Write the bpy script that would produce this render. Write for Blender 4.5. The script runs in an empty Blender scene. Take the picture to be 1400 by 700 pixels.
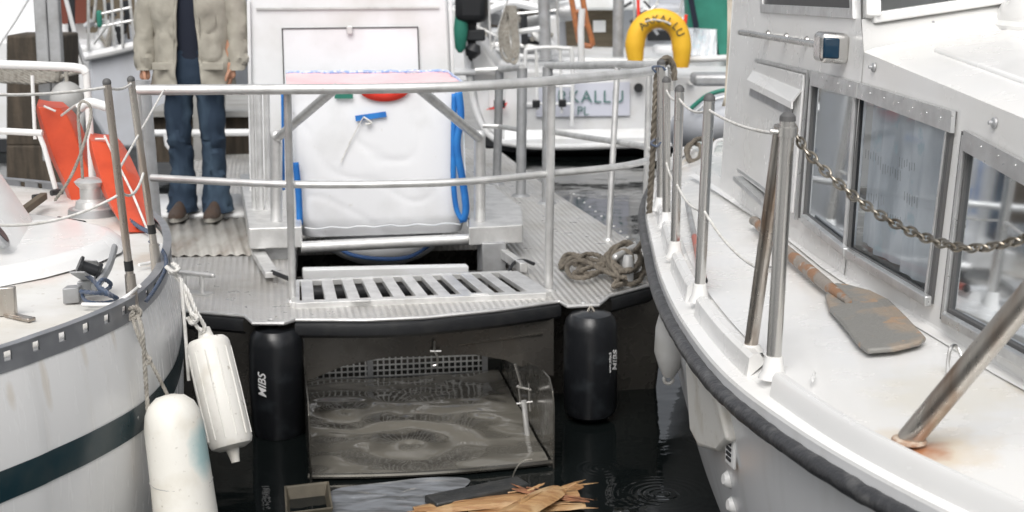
import bpy, bmesh, math, random
from mathutils import Vector, Matrix, noise
random.seed(7)
R = math.radians
V = Vector
C = bpy.context.scene.collection
sc = bpy.context.scene
# ------------------------------------------------------------------ camera, world, sun, exposure
CAMH, PITCH, F = 2.23, R(12), 2000.0
cam = bpy.data.cameras.new('camera'); co = bpy.data.objects.new('camera', cam); C.objects.link(co)
co.location = (0, 0, CAMH); co.rotation_euler = (R(90) - PITCH, 0, 0)
cam.sensor_width = 36; cam.lens = 36 * F / 1400; cam.clip_start = .05; cam.clip_end = 2000
cam.dof.use_dof = True; cam.dof.focus_distance = 4.9; cam.dof.aperture_fstop = 4.6
sc.camera = co
SUN_EL, SUN_AZ = 52, 190          # azimuth the light comes from, clockwise from +Y
w = bpy.data.worlds.new('World'); sc.world = w; w.use_nodes = True
nt = w.node_tree; bg = nt.nodes['Background']
sky = nt.nodes.new('ShaderNodeTexSky'); sky.sky_type = 'NISHITA'; sky.sun_disc = False
sky.sun_elevation = R(SUN_EL); sky.sun_rotation = R(SUN_AZ); sky.air_density = 1.0; sky.dust_density = 6.0; sky.ozone_density = 1.0
hs = nt.nodes.new('ShaderNodeHueSaturation'); hs.inputs['Saturation'].default_value = .22
nt.links.new(sky.outputs[0], hs.inputs['Color']); nt.links.new(hs.outputs[0], bg.inputs['Color'])
bg.inputs['Strength'].default_value = .15
sl = bpy.data.lights.new('sun', 'SUN'); sl.energy = 0.75; sl.angle = R(45); sl.color = (1, .97, .93)
so = bpy.data.objects.new('sun', sl); C.objects.link(so)
so.rotation_euler = (R(90 - SUN_EL), 0, R(180 - SUN_AZ))
sc.view_settings.view_transform = 'Standard'; sc.view_settings.look = 'None'
sc.view_settings.exposure = 0.17; sc.view_settings.gamma = 1
sc.view_settings.use_curve_mapping = False
sc.render.resolution_x = 1024; sc.render.resolution_y = 512

# ------------------------------------------------------------------ photograph pixel -> place in the world
def ray(px, py):
    dx = (px - 700) / F; du = (350 - py) / F
    return V((dx, math.cos(PITCH) + du * math.sin(PITCH), -math.sin(PITCH) + du * math.cos(PITCH)))
CAM = V((0, 0, CAMH))
def on(px, py, z): d = ray(px, py); return CAM + d * ((z - CAMH) / d.z)
def at(px, py, Y): d = ray(px, py); return CAM + d * (Y / d.y)
def onp(px, py, p0, n): d = ray(px, py); return CAM + d * ((p0 - CAM).dot(n) / d.dot(n))

# ------------------------------------------------------------------ materials
def mat(name, col, rough=.5, metal=0., col2=None, scale=3., lo=.4, hi=.7, stretch=(1,1,1), bump=0., bscale=60., bstretch=(1,1,1),
        col3=None, scale3=20., lo3=.55, hi3=.7, rvar=0., coat=0., spec=.5, detail=6.):
    m = bpy.data.materials.new(name); m.use_nodes = True
    nt = m.node_tree; N = nt.nodes; L = nt.links; b = N['Principled BSDF']
    b.inputs['Roughness'].default_value = rough; b.inputs['Metallic'].default_value = metal
    b.inputs['Base Color'].default_value = (*col, 1); b.inputs['Coat Weight'].default_value = coat
    b.inputs['Specular IOR Level'].default_value = spec
    tc = N.new('ShaderNodeTexCoord')
    def nz(s, st, det=detail):
        mp = N.new('ShaderNodeMapping'); mp.inputs['Scale'].default_value = st; L.new(tc.outputs['Object'], mp.inputs[0])
        n = N.new('ShaderNodeTexNoise'); n.inputs['Scale'].default_value = s; n.inputs['Detail'].default_value = det
        L.new(mp.outputs[0], n.inputs['Vector']); return n
    def ramp(n, a, c):
        r = N.new('ShaderNodeMapRange'); r.inputs[1].default_value = a; r.inputs[2].default_value = c
        L.new(n.outputs[0], r.inputs[0]); return r
    cur = None
    if col2:
        mx = N.new('ShaderNodeMix'); mx.data_type = 'RGBA'; n = nz(scale, stretch); r = ramp(n, lo, hi)
        L.new(r.outputs[0], mx.inputs[0]); mx.inputs[6].default_value = (*col, 1); mx.inputs[7].default_value = (*col2, 1)
        cur = mx.outputs[2]
    if col3:
        mx = N.new('ShaderNodeMix'); mx.data_type = 'RGBA'; n = nz(scale3, (1, 1, 1)); r = ramp(n, lo3, hi3)
        L.new(r.outputs[0], mx.inputs[0]); mx.inputs[7].default_value = (*col3, 1)
        if cur: L.new(cur, mx.inputs[6])
        else: mx.inputs[6].default_value = (*col, 1)
        cur = mx.outputs[2]
    if cur: L.new(cur, b.inputs['Base Color'])
    if rvar:
        n = nz(scale * 4, stretch); r = N.new('ShaderNodeMapRange'); r.inputs[1].default_value = .3; r.inputs[2].default_value = .7
        r.inputs[3].default_value = max(.03, rough - rvar); r.inputs[4].default_value = rough + rvar
        L.new(n.outputs[0], r.inputs[0]); L.new(r.outputs[0], b.inputs['Roughness'])
    if bump:
        n = nz(bscale, bstretch, 4); bp = N.new('ShaderNodeBump'); bp.inputs['Strength'].default_value = bump; bp.inputs['Distance'].default_value = .01
        L.new(n.outputs[0], bp.inputs['Height']); L.new(bp.outputs[0], b.inputs['Normal'])
    return m
def spots(m, places):
    """stains with a shape of their own: (centre in object space, radius xyz, colour, strength)"""
    nt = m.node_tree; N = nt.nodes; L = nt.links; b = N['Principled BSDF']; tc = N.new('ShaderNodeTexCoord')
    nz = N.new('ShaderNodeTexNoise'); nz.inputs['Scale'].default_value = 14; nz.inputs['Detail'].default_value = 5; L.new(tc.outputs['Object'], nz.inputs['Vector'])
    for c, r, col, st in places:
        mp = N.new('ShaderNodeMapping'); mp.vector_type = 'POINT'
        mp.inputs['Location'].default_value = [-c[i] / r[i] for i in range(3)]; mp.inputs['Scale'].default_value = [1 / r[i] for i in range(3)]
        L.new(tc.outputs['Object'], mp.inputs[0])
        ln = N.new('ShaderNodeVectorMath'); ln.operation = 'LENGTH'; L.new(mp.outputs[0], ln.inputs[0])
        ad = N.new('ShaderNodeMath'); ad.operation = 'ADD'; L.new(ln.outputs['Value'], ad.inputs[0]); L.new(nz.outputs[0], ad.inputs[1])
        mr = N.new('ShaderNodeMapRange'); mr.inputs[1].default_value = 1.55; mr.inputs[2].default_value = 1.0; mr.inputs[3].default_value = 0; mr.inputs[4].default_value = st
        L.new(ad.outputs[0], mr.inputs[0])
        mx = N.new('ShaderNodeMix'); mx.data_type = 'RGBA'; L.new(mr.outputs[0], mx.inputs[0]); mx.inputs[7].default_value = (*col, 1)
        if b.inputs['Base Color'].links: L.new(b.inputs['Base Color'].links[0].from_socket, mx.inputs[6])
        else: mx.inputs[6].default_value = b.inputs['Base Color'].default_value
        L.new(mx.outputs[2], b.inputs['Base Color'])
    return m

M = {}
M['gel'] = mat('gelcoat', (.80, .80, .79), .25, col2=(.74, .73, .70), scale=1.6, lo=.45, hi=.8, col3=(.58, .55, .49), scale3=55, lo3=.70, hi3=.86, rvar=.06)
M['gel_hull'] = mat('gelcoat_hull', (.80, .80, .79), .24, col2=(.73, .715, .68), scale=2.0, lo=.55, hi=.8, stretch=(5, 5, .5), col3=(.44, .40, .34), scale3=50, lo3=.72, hi3=.86, rvar=.07)
M['gel_deck'] = mat('wet_deck', (.79, .79, .775), .34, col2=(.67, .655, .61), scale=3.2, lo=.42, hi=.7, col3=(.52, .47, .38), scale3=26, lo3=.63, hi3=.85, rvar=.2, bump=.08, bscale=180, coat=.15)
M['gel_bg'] = mat('boat_white', (.74, .75, .76), .35, col2=(.60, .60, .58), scale=3, lo=.45, hi=.75)
M['steel'] = mat('stainless', (.64, .63, .61), .27, .92, col2=(.46, .44, .41), scale=3, lo=.4, hi=.8, stretch=(1, 1, .3), rvar=.06)
M['steel_rusty'] = mat('stained_steel', (.50, .47, .43), .32, .9, col2=(.24, .14, .08), scale=5, lo=.46, hi=.75, stretch=(3, 3, .5), rvar=.1)
M['galv'] = mat('brushed_aluminium', (.74, .74, .73), .42, .6, col2=(.60, .60, .59), scale=12, lo=.4, hi=.65, rvar=.1, bump=.06, bscale=90)
M['galv_dark'] = mat('weathered_aluminium', (.46, .47, .48), .5, .5, col2=(.34, .34, .34), scale=9, rvar=.1)
M['hullsteel'] = mat('dark_wet_plate', (.15, .14, .125), .28, .7, col2=(.08, .075, .068), scale=3, lo=.35, hi=.7, rvar=.1)
M['scoop'] = mat('wet_scoop_plate', (.20, .19, .17), .22, .85, col2=(.10, .095, .08), scale=5, lo=.35, hi=.7, rvar=.1)
M['rubber'] = mat('black_rubber', (.014, .015, .017), .45, col2=(.03, .03, .03), scale=14, lo=.5, hi=.8, bump=.12, bscale=120)
M['rub_rail'] = mat('scuffed_rubber', (.035, .036, .039), .4, col2=(.11, .11, .11), scale=22, lo=.5, hi=.75, bump=.35, bscale=70)
M['pvc_black'] = mat('black_vinyl', (.010, .011, .013), .3, bump=.1, bscale=30, col2=(.03, .035, .04), scale=10, lo=.55, hi=.8)
M['pvc_white'] = mat('fender_vinyl', (.74, .725, .68), .42, col2=(.56, .52, .44), scale=8, lo=.5, hi=.8, col3=(.36, .33, .28), scale3=45, lo3=.66, hi3=.8, bump=.03)
M['pvc_grey'] = mat('grey_fender_vinyl', (.40, .40, .39), .45, col2=(.30, .29, .27), scale=8, bump=.03)
M['white_text'] = mat('white_print', (.8, .8, .8), .5)
M['orange'] = mat('orange_vinyl', (.66, .085, .03), .4, col2=(.50, .055, .02), scale=7, bump=.08, bscale=25)
M['rope_brown'] = mat('old_rope', (.20, .175, .14), .9, col2=(.115, .10, .08), scale=30, bump=.3, bscale=220)
M['rope_grey'] = mat('grey_rope', (.38, .36, .32), .9, col2=(.24, .22, .19), scale=40, bump=.3, bscale=220)
M['rope_white'] = mat('white_line', (.74, .73, .70), .7, col2=(.55, .53, .49), scale=40, bump=.15, bscale=240)
M['rope_blue'] = mat('blue_line', (.06, .09, .15), .8, col2=(.14, .15, .18), scale=60, bump=.2, bscale=240)
M['bag'] = mat('woven_white', (.76, .77, .79), .7, col2=(.64, .645, .65), scale=3, lo=.5, hi=.75, col3=(.5, .47, .42), scale3=16, lo3=.68, hi3=.85, bump=.1, bscale=300)
M['blue'] = mat('blue_webbing', (.015, .15, .48), .7, col2=(.025, .22, .60), scale=12, bump=.2, bscale=200)
M['red'] = mat('red_print', (.80, .05, .03), .6)
M['pink'] = mat('pink_print', (.82, .50, .53), .7, col2=(.82, .62, .63), scale=3)
M['green'] = mat('green_cloth', (.02, .17, .12), .7, col2=(.03, .22, .16), scale=5, bump=.1, bscale=30)
M['yellow'] = mat('yellow_vinyl', (.86, .50, .03), .6, col2=(.80, .44, .025), scale=5)
M['dark'] = mat('dark_paint', (.02, .022, .025), .5)
M['black_plastic'] = mat('black_plastic', (.015, .016, .018), .35)
M['teal'] = mat('teal_stripe', (.012, .035, .045), .25, col2=(.03, .05, .055), scale=9, col3=(.5, .5, .48), scale3=25, lo3=.72, hi3=.76)
M['wood_dark'] = mat('tarred_wood', (.045, .036, .026), .8, col2=(.09, .07, .05), scale=6, stretch=(4, 4, .6), bump=.4, bscale=30)
M['wood_brown'] = mat('brown_panel', (.13, .105, .07), .7, col2=(.09, .07, .045), scale=4, stretch=(1, 1, 5))
M['red_brown'] = mat('red_brown_panel', (.13, .03, .015), .5)
M['wood_new'] = mat('split_wood', (.46, .28, .13), .32, col2=(.26, .11, .04), scale=7, stretch=(1, 8, 8), bump=.4, bscale=60, bstretch=(1, 6, 6), col3=(.54, .38, .21), scale3=9, lo3=.5, hi3=.7)
M['board_dark'] = mat('wet_board', (.028, .03, .03), .3, col2=(.05, .05, .047), scale=12, bump=.4, bscale=40)
M['oar'] = mat('weathered_oar', (.225, .22, .205), .5, col2=(.30, .25, .20), scale=7, lo=.5, hi=.58, col3=(.36, .25, .17), scale3=16, lo3=.62, hi3=.66, bump=.5, bscale=50)
M['oar_shaft'] = mat('peeling_varnish', (.26, .23, .20), .5, col2=(.28, .15, .08), scale=14, lo=.5, hi=.56, bump=.3, bscale=50, col3=(.42, .39, .35), scale3=30, lo3=.6, hi3=.7)
M['tub'] = mat('dirty_tub', (.14, .12, .085), .5, col2=(.08, .07, .05), scale=9)
M['denim'] = mat('denim', (.014, .030, .055), .85, col2=(.05, .085, .125), scale=4, lo=.5, hi=.72, stretch=(2, 2, .7), bump=.25, bscale=260)
M['jacket'] = mat('beige_cloth', (.385, .365, .31), .85, col2=(.28, .262, .22), scale=6, bump=.5, bscale=22)
M['navy'] = mat('navy_knit', (.008, .012, .025), .9, bump=.2, bscale=200)
M['skin'] = mat('skin', (.42, .22, .14), .55)
M['hair'] = mat('grey_hair', (.16, .13, .10), .8)
M['shoe'] = mat('brown_leather', (.065, .042, .030), .6, col2=(.06, .05, .045), scale=15)
M['sole'] = mat('shoe_sole', (.30, .29, .26), .7)
M['concrete'] = mat('pontoon_concrete', (.33, .33, .32), .85, col2=(.24, .235, .22), scale=3, bump=.3, bscale=30)
M['grey_hull'] = mat('grey_hull', (.50, .52, .56), .4, col2=(.42, .43, .45), scale=3)
M['name_plate'] = mat('pale_lilac_panel', (.60, .62, .70), .4)
M['green_ink'] = mat('green_lettering', (.10, .20, .19), .5)
M['yellow_ink'] = mat('dark_lettering', (.09, .08, .03), .6)
M['orange_frame'] = mat('rusty_orange', (.46, .17, .06), .6, col2=(.3, .12, .06), scale=20)
M['canvas'] = mat('beige_canvas', (.62, .56, .47), .8, col2=(.52, .45, .36), scale=8, bump=.2, bscale=40)
M['curtain'] = mat('sheer_curtain', (.86, .88, .90), .8, col2=(.50, .54, .58), scale=7, stretch=(1, 1, .4), col3=(.62, .72, .76), scale3=9, lo3=.6, hi3=.66, bump=.3, bscale=20)
M['cabin_in'] = mat('cabin_interior', (.17, .16, .15), .8, col2=(.30, .29, .27), scale=3)
M['al_frame'] = mat('window_aluminium', (.62, .63, .63), .36, .7, col2=(.50, .50, .50), scale=10, lo=.42, hi=.7, rvar=.1)
M['seal'] = mat('window_seal', (.10, .10, .10), .6)
M['tape'] = mat('black_tape', (.012, .012, .012), .5)
M['toerail'] = mat('anodised_rail', (.30, .31, .33), .42, .55, col2=(.38, .39, .41), scale=14, rvar=.08)
M['brass'] = mat('tarnished_link', (.36, .33, .28), .33, 1., col2=(.20, .17, .13), scale=30, lo=.45, hi=.7)
M['lens_green'] = mat('lamp_lens', (.005, .03, .06), .08)

def glass_mat():
    m = bpy.data.materials.new('window_glass'); m.use_nodes = True; N = m.node_tree.nodes; L = m.node_tree.links
    for n in list(N): N.remove(n)
    o = N.new('ShaderNodeOutputMaterial'); t = N.new('ShaderNodeBsdfTransparent'); t.inputs[0].default_value = (.96, .98, .99, 1)
    g = N.new('ShaderNodeBsdfGlossy'); g.inputs['Roughness'].default_value = .05; g.inputs[0].default_value = (.72, .75, .78, 1)
    f = N.new('ShaderNodeFresnel'); f.inputs[0].default_value = 1.33
    mx = N.new('ShaderNodeMixShader'); L.new(f.outputs[0], mx.inputs[0]); L.new(t.outputs[0], mx.inputs[1]); L.new(g.outputs[0], mx.inputs[2]); L.new(mx.outputs[0], o.inputs[0])
    return m
M['glass'] = glass_mat()

def plate_mat():
    """aluminium tread plate: rows of short raised bars turned by turns"""
    m = mat('tread_plate', (.70, .69, .67), .36, .5, col2=(.55, .53, .49), scale=2.5, lo=.42, hi=.7, rvar=.1)
    N = m.node_tree.nodes; L = m.node_tree.links; b = N['Principled BSDF']
    tc = N.new('ShaderNodeTexCoord'); mp = N.new('ShaderNodeMapping'); mp.inputs['Rotation'].default_value = (0, 0, R(-9.5)); L.new(tc.outputs['Object'], mp.inputs[0])
    sx = N.new('ShaderNodeSeparateXYZ'); L.new(mp.outputs[0], sx.inputs[0])
    def mth(op, a, c=None):
        n = N.new('ShaderNodeMath'); n.operation = op
        for i, q in enumerate((a, c)):
            if q is None: continue
            if isinstance(q, (int, float)): n.inputs[i].default_value = q
            else: L.new(q, n.inputs[i])
        return n.outputs[0]
    P = math.pi / .065
    u = mth('MULTIPLY', sx.outputs[0], P); v = mth('MULTIPLY', sx.outputs[1], P)
    def bars(a, b_, ph):
        s1 = mth('SINE', mth('ADD', mth('ADD', a, b_), ph)); s2 = mth('SINE', mth('ADD', mth('SUBTRACT', a, b_), ph))
        return mth('MULTIPLY', mth('POWER', mth('ABSOLUTE', s1), 1.2), mth('POWER', mth('ABSOLUTE', s2), 5.0))
    h = mth('ADD', bars(u, v, 0.), bars(v, u, math.pi / 2))
    bp = N.new('ShaderNodeBump'); bp.inputs['Strength'].default_value = 1.; bp.inputs['Distance'].default_value = .014
    L.new(h, bp.inputs['Height']); L.new(bp.outputs[0], b.inputs['Normal'])
    return m
M['plate'] = plate_mat()

def water_mat(name, col, rough, waves, rings=(), det=3.0, ior=1.42):
    m = bpy.data.materials.new(name); m.use_nodes = True; N = m.node_tree.nodes; L = m.node_tree.links; b = N['Principled BSDF']
    b.inputs['Base Color'].default_value = (*col, 1); b.inputs['Roughness'].default_value = rough; b.inputs['IOR'].default_value = ior
    tc = N.new('ShaderNodeTexCoord'); h = None
    def add(a, c):
        if a is None: return c
        n = N.new('ShaderNodeMath'); L.new(a, n.inputs[0]); L.new(c, n.inputs[1]); return n.outputs[0]
    for s, st, amp, dist in waves:
        mp = N.new('ShaderNodeMapping'); mp.inputs['Scale'].default_value = st; L.new(tc.outputs['Object'], mp.inputs[0])
        n = N.new('ShaderNodeTexNoise'); n.inputs['Scale'].default_value = s; n.inputs['Detail'].default_value = det; n.inputs['Distortion'].default_value = dist
        L.new(mp.outputs[0], n.inputs['Vector'])
        k = N.new('ShaderNodeMath'); k.operation = 'MULTIPLY'; k.inputs[1].default_value = amp; L.new(n.outputs[0], k.inputs[0]); h = add(h, k.outputs[0])
    for cx, cy, rad, freq, amp in rings:
        mp = N.new('ShaderNodeMapping'); mp.inputs['Location'].default_value = (-cx, -cy, 0); L.new(tc.outputs['Object'], mp.inputs[0])
        ln = N.new('ShaderNodeVectorMath'); ln.operation = 'LENGTH'; L.new(mp.outputs[0], ln.inputs[0])
        fr = N.new('ShaderNodeMath'); fr.operation = 'MULTIPLY'; fr.inputs[1].default_value = freq; L.new(ln.outputs['Value'], fr.inputs[0])
        s = N.new('ShaderNodeMath'); s.operation = 'SINE'; L.new(fr.outputs[0], s.inputs[0])
        mr = N.new('ShaderNodeMapRange'); mr.inputs[1].default_value = rad; mr.inputs[2].default_value = 0; mr.inputs[3].default_value = 0; mr.inputs[4].default_value = amp
        L.new(ln.outputs['Value'], mr.inputs[0])
        k = N.new('ShaderNodeMath'); k.operation = 'MULTIPLY'; L.new(s.outputs[0], k.inputs[0]); L.new(mr.outputs[0], k.inputs[1]); h = add(h, k.outputs[0])
    bp = N.new('ShaderNodeBump'); bp.inputs['Strength'].default_value = 1; bp.inputs['Distance'].default_value = 1
    L.new(h, bp.inputs['Height']); L.new(bp.outputs[0], b.inputs['Normal'])
    return m

# ------------------------------------------------------------------ mesh helpers
def catmull(pts, k=6, closed=False):
    pts = [V(p) for p in pts]; n = len(pts); out = []
    if n < 3: return pts
    rng = n if closed else n - 1
    for i in range(rng):
        g = (lambda j: pts[j % n]) if closed else (lambda j: pts[max(0, min(n - 1, j))])
        a, b, c, d = g(i - 1), g(i), g(i + 1), g(i + 2)
        for s in range(k):
            t = s / k
            out.append(.5 * ((2 * b) + (c - a) * t + (2 * a - 5 * b + 4 * c - d) * t * t + (3 * b - a - 3 * c + d) * t ** 3))
    if not closed: out.append(pts[-1].copy())
    return out
ORG = {}
class MB:
    def __init__(s): s.v = []; s.f = []
    def add(s, vs, fs):
        o = len(s.v); s.v += [V(v) for v in vs]; s.f += [tuple(i + o for i in f) for f in fs]; return s
    def box(s, c, size, ux=None, uy=None, uz=None):
        c = V(c); ux = (ux or V((1, 0, 0))).normalized() * size[0] / 2; uy = (uy or V((0, 1, 0))).normalized() * size[1] / 2; uz = (uz or V((0, 0, 1))).normalized() * size[2] / 2
        vs = [c + ux * i + uy * j + uz * k for k in (-1, 1) for j in (-1, 1) for i in (-1, 1)]
        return s.add(vs, [(0, 2, 3, 1), (4, 5, 7, 6), (0, 1, 5, 4), (2, 6, 7, 3), (0, 4, 6, 2), (1, 3, 7, 5)])
    def beam(s, a, b, wd, ht, up=V((0, 0, 1))):
        a = V(a); b = V(b); d = (b - a); L = d.length; d.normalize(); side = d.cross(up).normalized(); u = side.cross(d)
        return s.box((a + b) / 2, (L, wd, ht), d, side, u)
    def prism(s, poly, vec):
        n = len(poly); poly = [V(p) for p in poly]; vec = V(vec)
        return s.add(poly + [p + vec for p in poly], [tuple(range(n))[::-1], tuple(range(n, 2 * n))] + [(i, (i + 1) % n, n + (i + 1) % n, n + i) for i in range(n)])
    def tube(s, pts, r, n=12, closed=False, sm=0, flat=1.):
        pts = catmull(pts, sm, closed) if sm else [V(p) for p in pts]
        m = len(pts); rs = r if isinstance(r, (list, tuple)) else None
        def rad(i):
            if not rs: return r
            t = i / (m - 1) * (len(rs) - 1); a = int(min(t, len(rs) - 2)); return rs[a] + (rs[a + 1] - rs[a]) * (t - a)
        tan = []
        for i in range(m):
            if closed: d = pts[(i + 1) % m] - pts[i - 1]
            else: d = pts[min(i + 1, m - 1)] - pts[max(i - 1, 0)]
            tan.append(d.normalized())
        t0 = tan[0]; ref = V((0, 0, 1)) if abs(t0.z) < .9 else V((1, 0, 0)); nrm = t0.cross(ref).normalized(); vs = []
        for i in range(m):
            if i: nrm = (nrm - tan[i] * nrm.dot(tan[i])).normalized()
            bn = tan[i].cross(nrm)
            for k in range(n):
                a = 2 * math.pi * k / n; vs.append(pts[i] + (nrm * math.cos(a) + bn * math.sin(a) * flat) * rad(i))
        fs = []
        for i in range(m if closed else m - 1):
            j = (i + 1) % m
            for k in range(n): fs.append((i * n + k, i * n + (k + 1) % n, j * n + (k + 1) % n, j * n + k))
        if not closed: fs += [tuple(range(n))[::-1], tuple(range((m - 1) * n, m * n))]
        return s.add(vs, fs)
    def rope(s, pts, r, sm=8, pitch=None, strands=3, closed=False):
        p = catmull(pts, sm, closed)
        # resample finely
        q = [p[0]]; step = r * .8
        for b in p[1:]:
            while (b - q[-1]).length > step: q.append(q[-1] + (b - q[-1]).normalized() * step)
        if len(q) < 3: return s
        pitch = pitch or r * 7; tan = [(q[min(i + 1, len(q) - 1)] - q[max(i - 1, 0)]).normalized() for i in range(len(q))]
        ref = V((0, 0, 1)) if abs(tan[0].z) < .9 else V((1, 0, 0)); nrm = tan[0].cross(ref).normalized(); fr = []
        for i in range(len(q)):
            if i: nrm = (nrm - tan[i] * nrm.dot(tan[i])).normalized()
            fr.append((nrm.copy(), tan[i].cross(nrm)))
        for k in range(strands):
            a0 = 2 * math.pi * k / strands
            s.tube([q[i] + (fr[i][0] * math.cos(a0 + i * step / pitch * 6.283) + fr[i][1] * math.sin(a0 + i * step / pitch * 6.283)) * r * .5 for i in range(len(q))], r * .56, 6)
        return s
    def grid(s, rows, closed=False):
        n = len(rows[0]); vs = [p for r in rows for p in r]; fs = []
        for i in range(len(rows) - 1):
            for k in range(n if closed else n - 1):
                fs.append((i * n + k, i * n + (k + 1) % n, (i + 1) * n + (k + 1) % n, (i + 1) * n + k))
        return s.add(vs, fs)
    def lathe(s, a, b, prof, n=20):
        """prof: (t along a->b, radius)"""
        a = V(a); b = V(b); d = (b - a).normalized(); L = (b - a).length
        ref = V((0, 0, 1)) if abs(d.z) < .9 else V((1, 0, 0)); x = d.cross(ref).normalized(); y = d.cross(x)
        rows = [[a + d * (t * L) + (x * math.cos(6.28318 * k / n) + y * math.sin(6.28318 * k / n)) * r for k in range(n)] for t, r in prof]
        s.grid(rows, True); o = len(s.v)
        if prof[0][1] > 1e-4: s.f.append(tuple(range(o - len(prof) * n, o - len(prof) * n + n)))
        if prof[-1][1] > 1e-4: s.f.append(tuple(range(o - n, o)))
        return s
    def sphere(s, c, r, n=16, m=10, sc_=(1, 1, 1)):
        c = V(c); rows = []
        for i in range(m + 1):
            t = math.pi * i / m
            rows.append([c + V((math.sin(t) * math.cos(6.28318 * k / n) * sc_[0], math.sin(t) * math.sin(6.28318 * k / n) * sc_[1], math.cos(t) * sc_[2])) * r for k in range(n)])
        return s.grid(rows, True)
    def build(s, name, m, parent=None, smooth=True, bevel=0, org=None, seg=2, solid=0, subsurf=0):
        if parent is not None: org = ORG[parent.name_full if False else parent]
        elif org is None:
            org = V((sum(v.x for v in s.v) / len(s.v), sum(v.y for v in s.v) / len(s.v), min(v.z for v in s.v)))
        me = bpy.data.meshes.new(name); me.from_pydata([v - V(org) for v in s.v], [], s.f)
        bm = bmesh.new(); bm.from_mesh(me); bmesh.ops.remove_doubles(bm, verts=bm.verts, dist=1e-5)
        bmesh.ops.recalc_face_normals(bm, faces=bm.faces); bm.to_mesh(me); bm.free()
        me.materials.append(M[m] if isinstance(m, str) else m)
        o = bpy.data.objects.new(name, me); C.objects.link(o)
        if parent is not None: o.parent = parent
        else: o.location = org
        ORG[o] = V(org)
        if smooth: me.shade_smooth(); me.set_sharp_from_angle(angle=R(35))
        if bevel:
            b = o.modifiers.new('bevel', 'BEVEL'); b.width = bevel; b.segments = seg; b.limit_method = 'ANGLE'; b.angle_limit = R(40); b.harden_normals = False
        if solid:
            b = o.modifiers.new('solid', 'SOLIDIFY'); b.thickness = solid; b.offset = 0
        if subsurf:
            b = o.modifiers.new('sub', 'SUBSURF'); b.levels = b.render_levels = subsurf
        return o
def tag(o, label, cat, group=None, kind=None):
    if label: o['label'] = label
    if cat: o['category'] = cat
    if group: o['group'] = group
    if kind: o['kind'] = kind
    return o
def thing(name, label, cat, loc, group=None):
    o = bpy.data.objects.new(name, None); C.objects.link(o); o.location = loc; o.empty_display_size = .1
    ORG[o] = V(loc); return tag(o, label, cat, group)
def kids(o): return [c for c in list(C.objects) if c.parent == o]
def dup(o, delta=(0, 0, 0), parent=None):
    c = o.copy(); C.objects.link(c)
    if parent is not None: c.parent = parent
    else: c.location = o.location + V(delta)
    ORG[c] = ORG[o] + V(delta)
    for k in kids(o): dup(k, (0, 0, 0), c)
    return c
def text(name, s, size, org, right, up, m, parent, ext=.0008, bold=False, shear=0, spacing=1.):
    cu = bpy.data.curves.new('t', 'FONT'); cu.body = s; cu.size = size; cu.extrude = ext; cu.align_x = 'CENTER'; cu.align_y = 'CENTER'
    cu.shear = shear; cu.space_character = spacing
    if bold: cu.offset = size * .012
    t = bpy.data.objects.new('t', cu); C.objects.link(t); bpy.context.view_layer.update()
    me = bpy.data.meshes.new_from_object(t.evaluated_get(bpy.context.evaluated_depsgraph_get()))
    bpy.data.objects.remove(t); r = V(right).normalized(); u = V(up); u = (u - r * u.dot(r)).normalized(); n = r.cross(u)
    mb = MB(); mb.add([V(org) + r * v.co.x + u * v.co.y + n * v.co.z for v in me.vertices], [tuple(p.vertices) for p in me.polygons])
    if name is None: return mb
    return mb.build(name, m, parent, smooth=False)
def offset2(path, d, z=None):
    """offset a plan path sideways (positive = to the left of travel)"""
    out = []; n = len(path)
    for i in range(n):
        t = path[min(i + 1, n - 1)] - path[max(i - 1, 0)]; t.z = 0; t.normalize(); nn = V((-t.y, t.x, 0))
        q = path[i] + nn * d
        out.append(V((q.x, q.y, path[i].z if z is None else z)))
    return out

# ------------------------------------------------------------------ water
def ring(px, py, *a): p = on(px, py, 0); return (p.x, p.y, *a)
M['water'] = water_mat('harbour_water', (.006, .008, .008), .02, [(3.0, (.7, 1.0, 1), .006, .4), (11, (1, 1, 1), .0009, .3), (.7, (1, 1, 1), .012, 0)],
                       [ring(905, 675, .26, 190, .0005), ring(820, 640, .15, 190, .0007), ring(960, 600, .12, 210, .0006), ring(500, 690, .2, 150, .0008)])
g = MB().add([(-300, -20, 0), (300, -20, 0), (300, 600, 0), (-300, 600, 0)], [(0, 1, 2, 3)]).build('water', 'water', org=(0, 0, 0), smooth=False); g['kind'] = 'structure'
# land far behind so that the water ends somewhere
g = MB().box((0, 75, .8), (300, 20, 2.4)).build('shore_quay', 'concrete', org=(0, 75, 0)); g['kind'] = 'structure'

# ================================================================== WORK BOAT
YAW = R(9.5); ex = V((math.cos(YAW), math.sin(YAW), 0)); ey = V((-math.sin(YAW), math.cos(YAW), 0)); O = V((-.34, 5.955, 0))
def L(x, y, z): return O + ex * x + ey * y + V((0, 0, z))
DZ = .55
wb = thing('work_boat', 'aluminium debris-collecting work boat with tread-plate deck, tube railing and scoop open at the bow', 'work boat', L(0, 2, 0))
front_px = [(247, 408), (250, 424), (300, 428), (335, 431), (346, 441), (388, 441), (404, 436), (500, 436.5), (580, 433), (680, 423), (764, 411), (776, 418), (818, 416), (832, 404), (900, 386)]
fr = [on(x, y, DZ) for x, y in front_px]
outline = fr + [L(1.42, 1.3, DZ), L(1.42, 1.84, DZ), L(1.30, 3.85, DZ), L(1.25, 6.2, DZ), L(-1.25, 6.2, DZ), L(-1.32, 3.4, DZ), L(-1.28, 1.5, DZ)]
hole = [L(-.56, 1.02, DZ), L(.66, 1.02, DZ), L(.56, 2.55, DZ), L(-.5, 2.55, DZ)]
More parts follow.
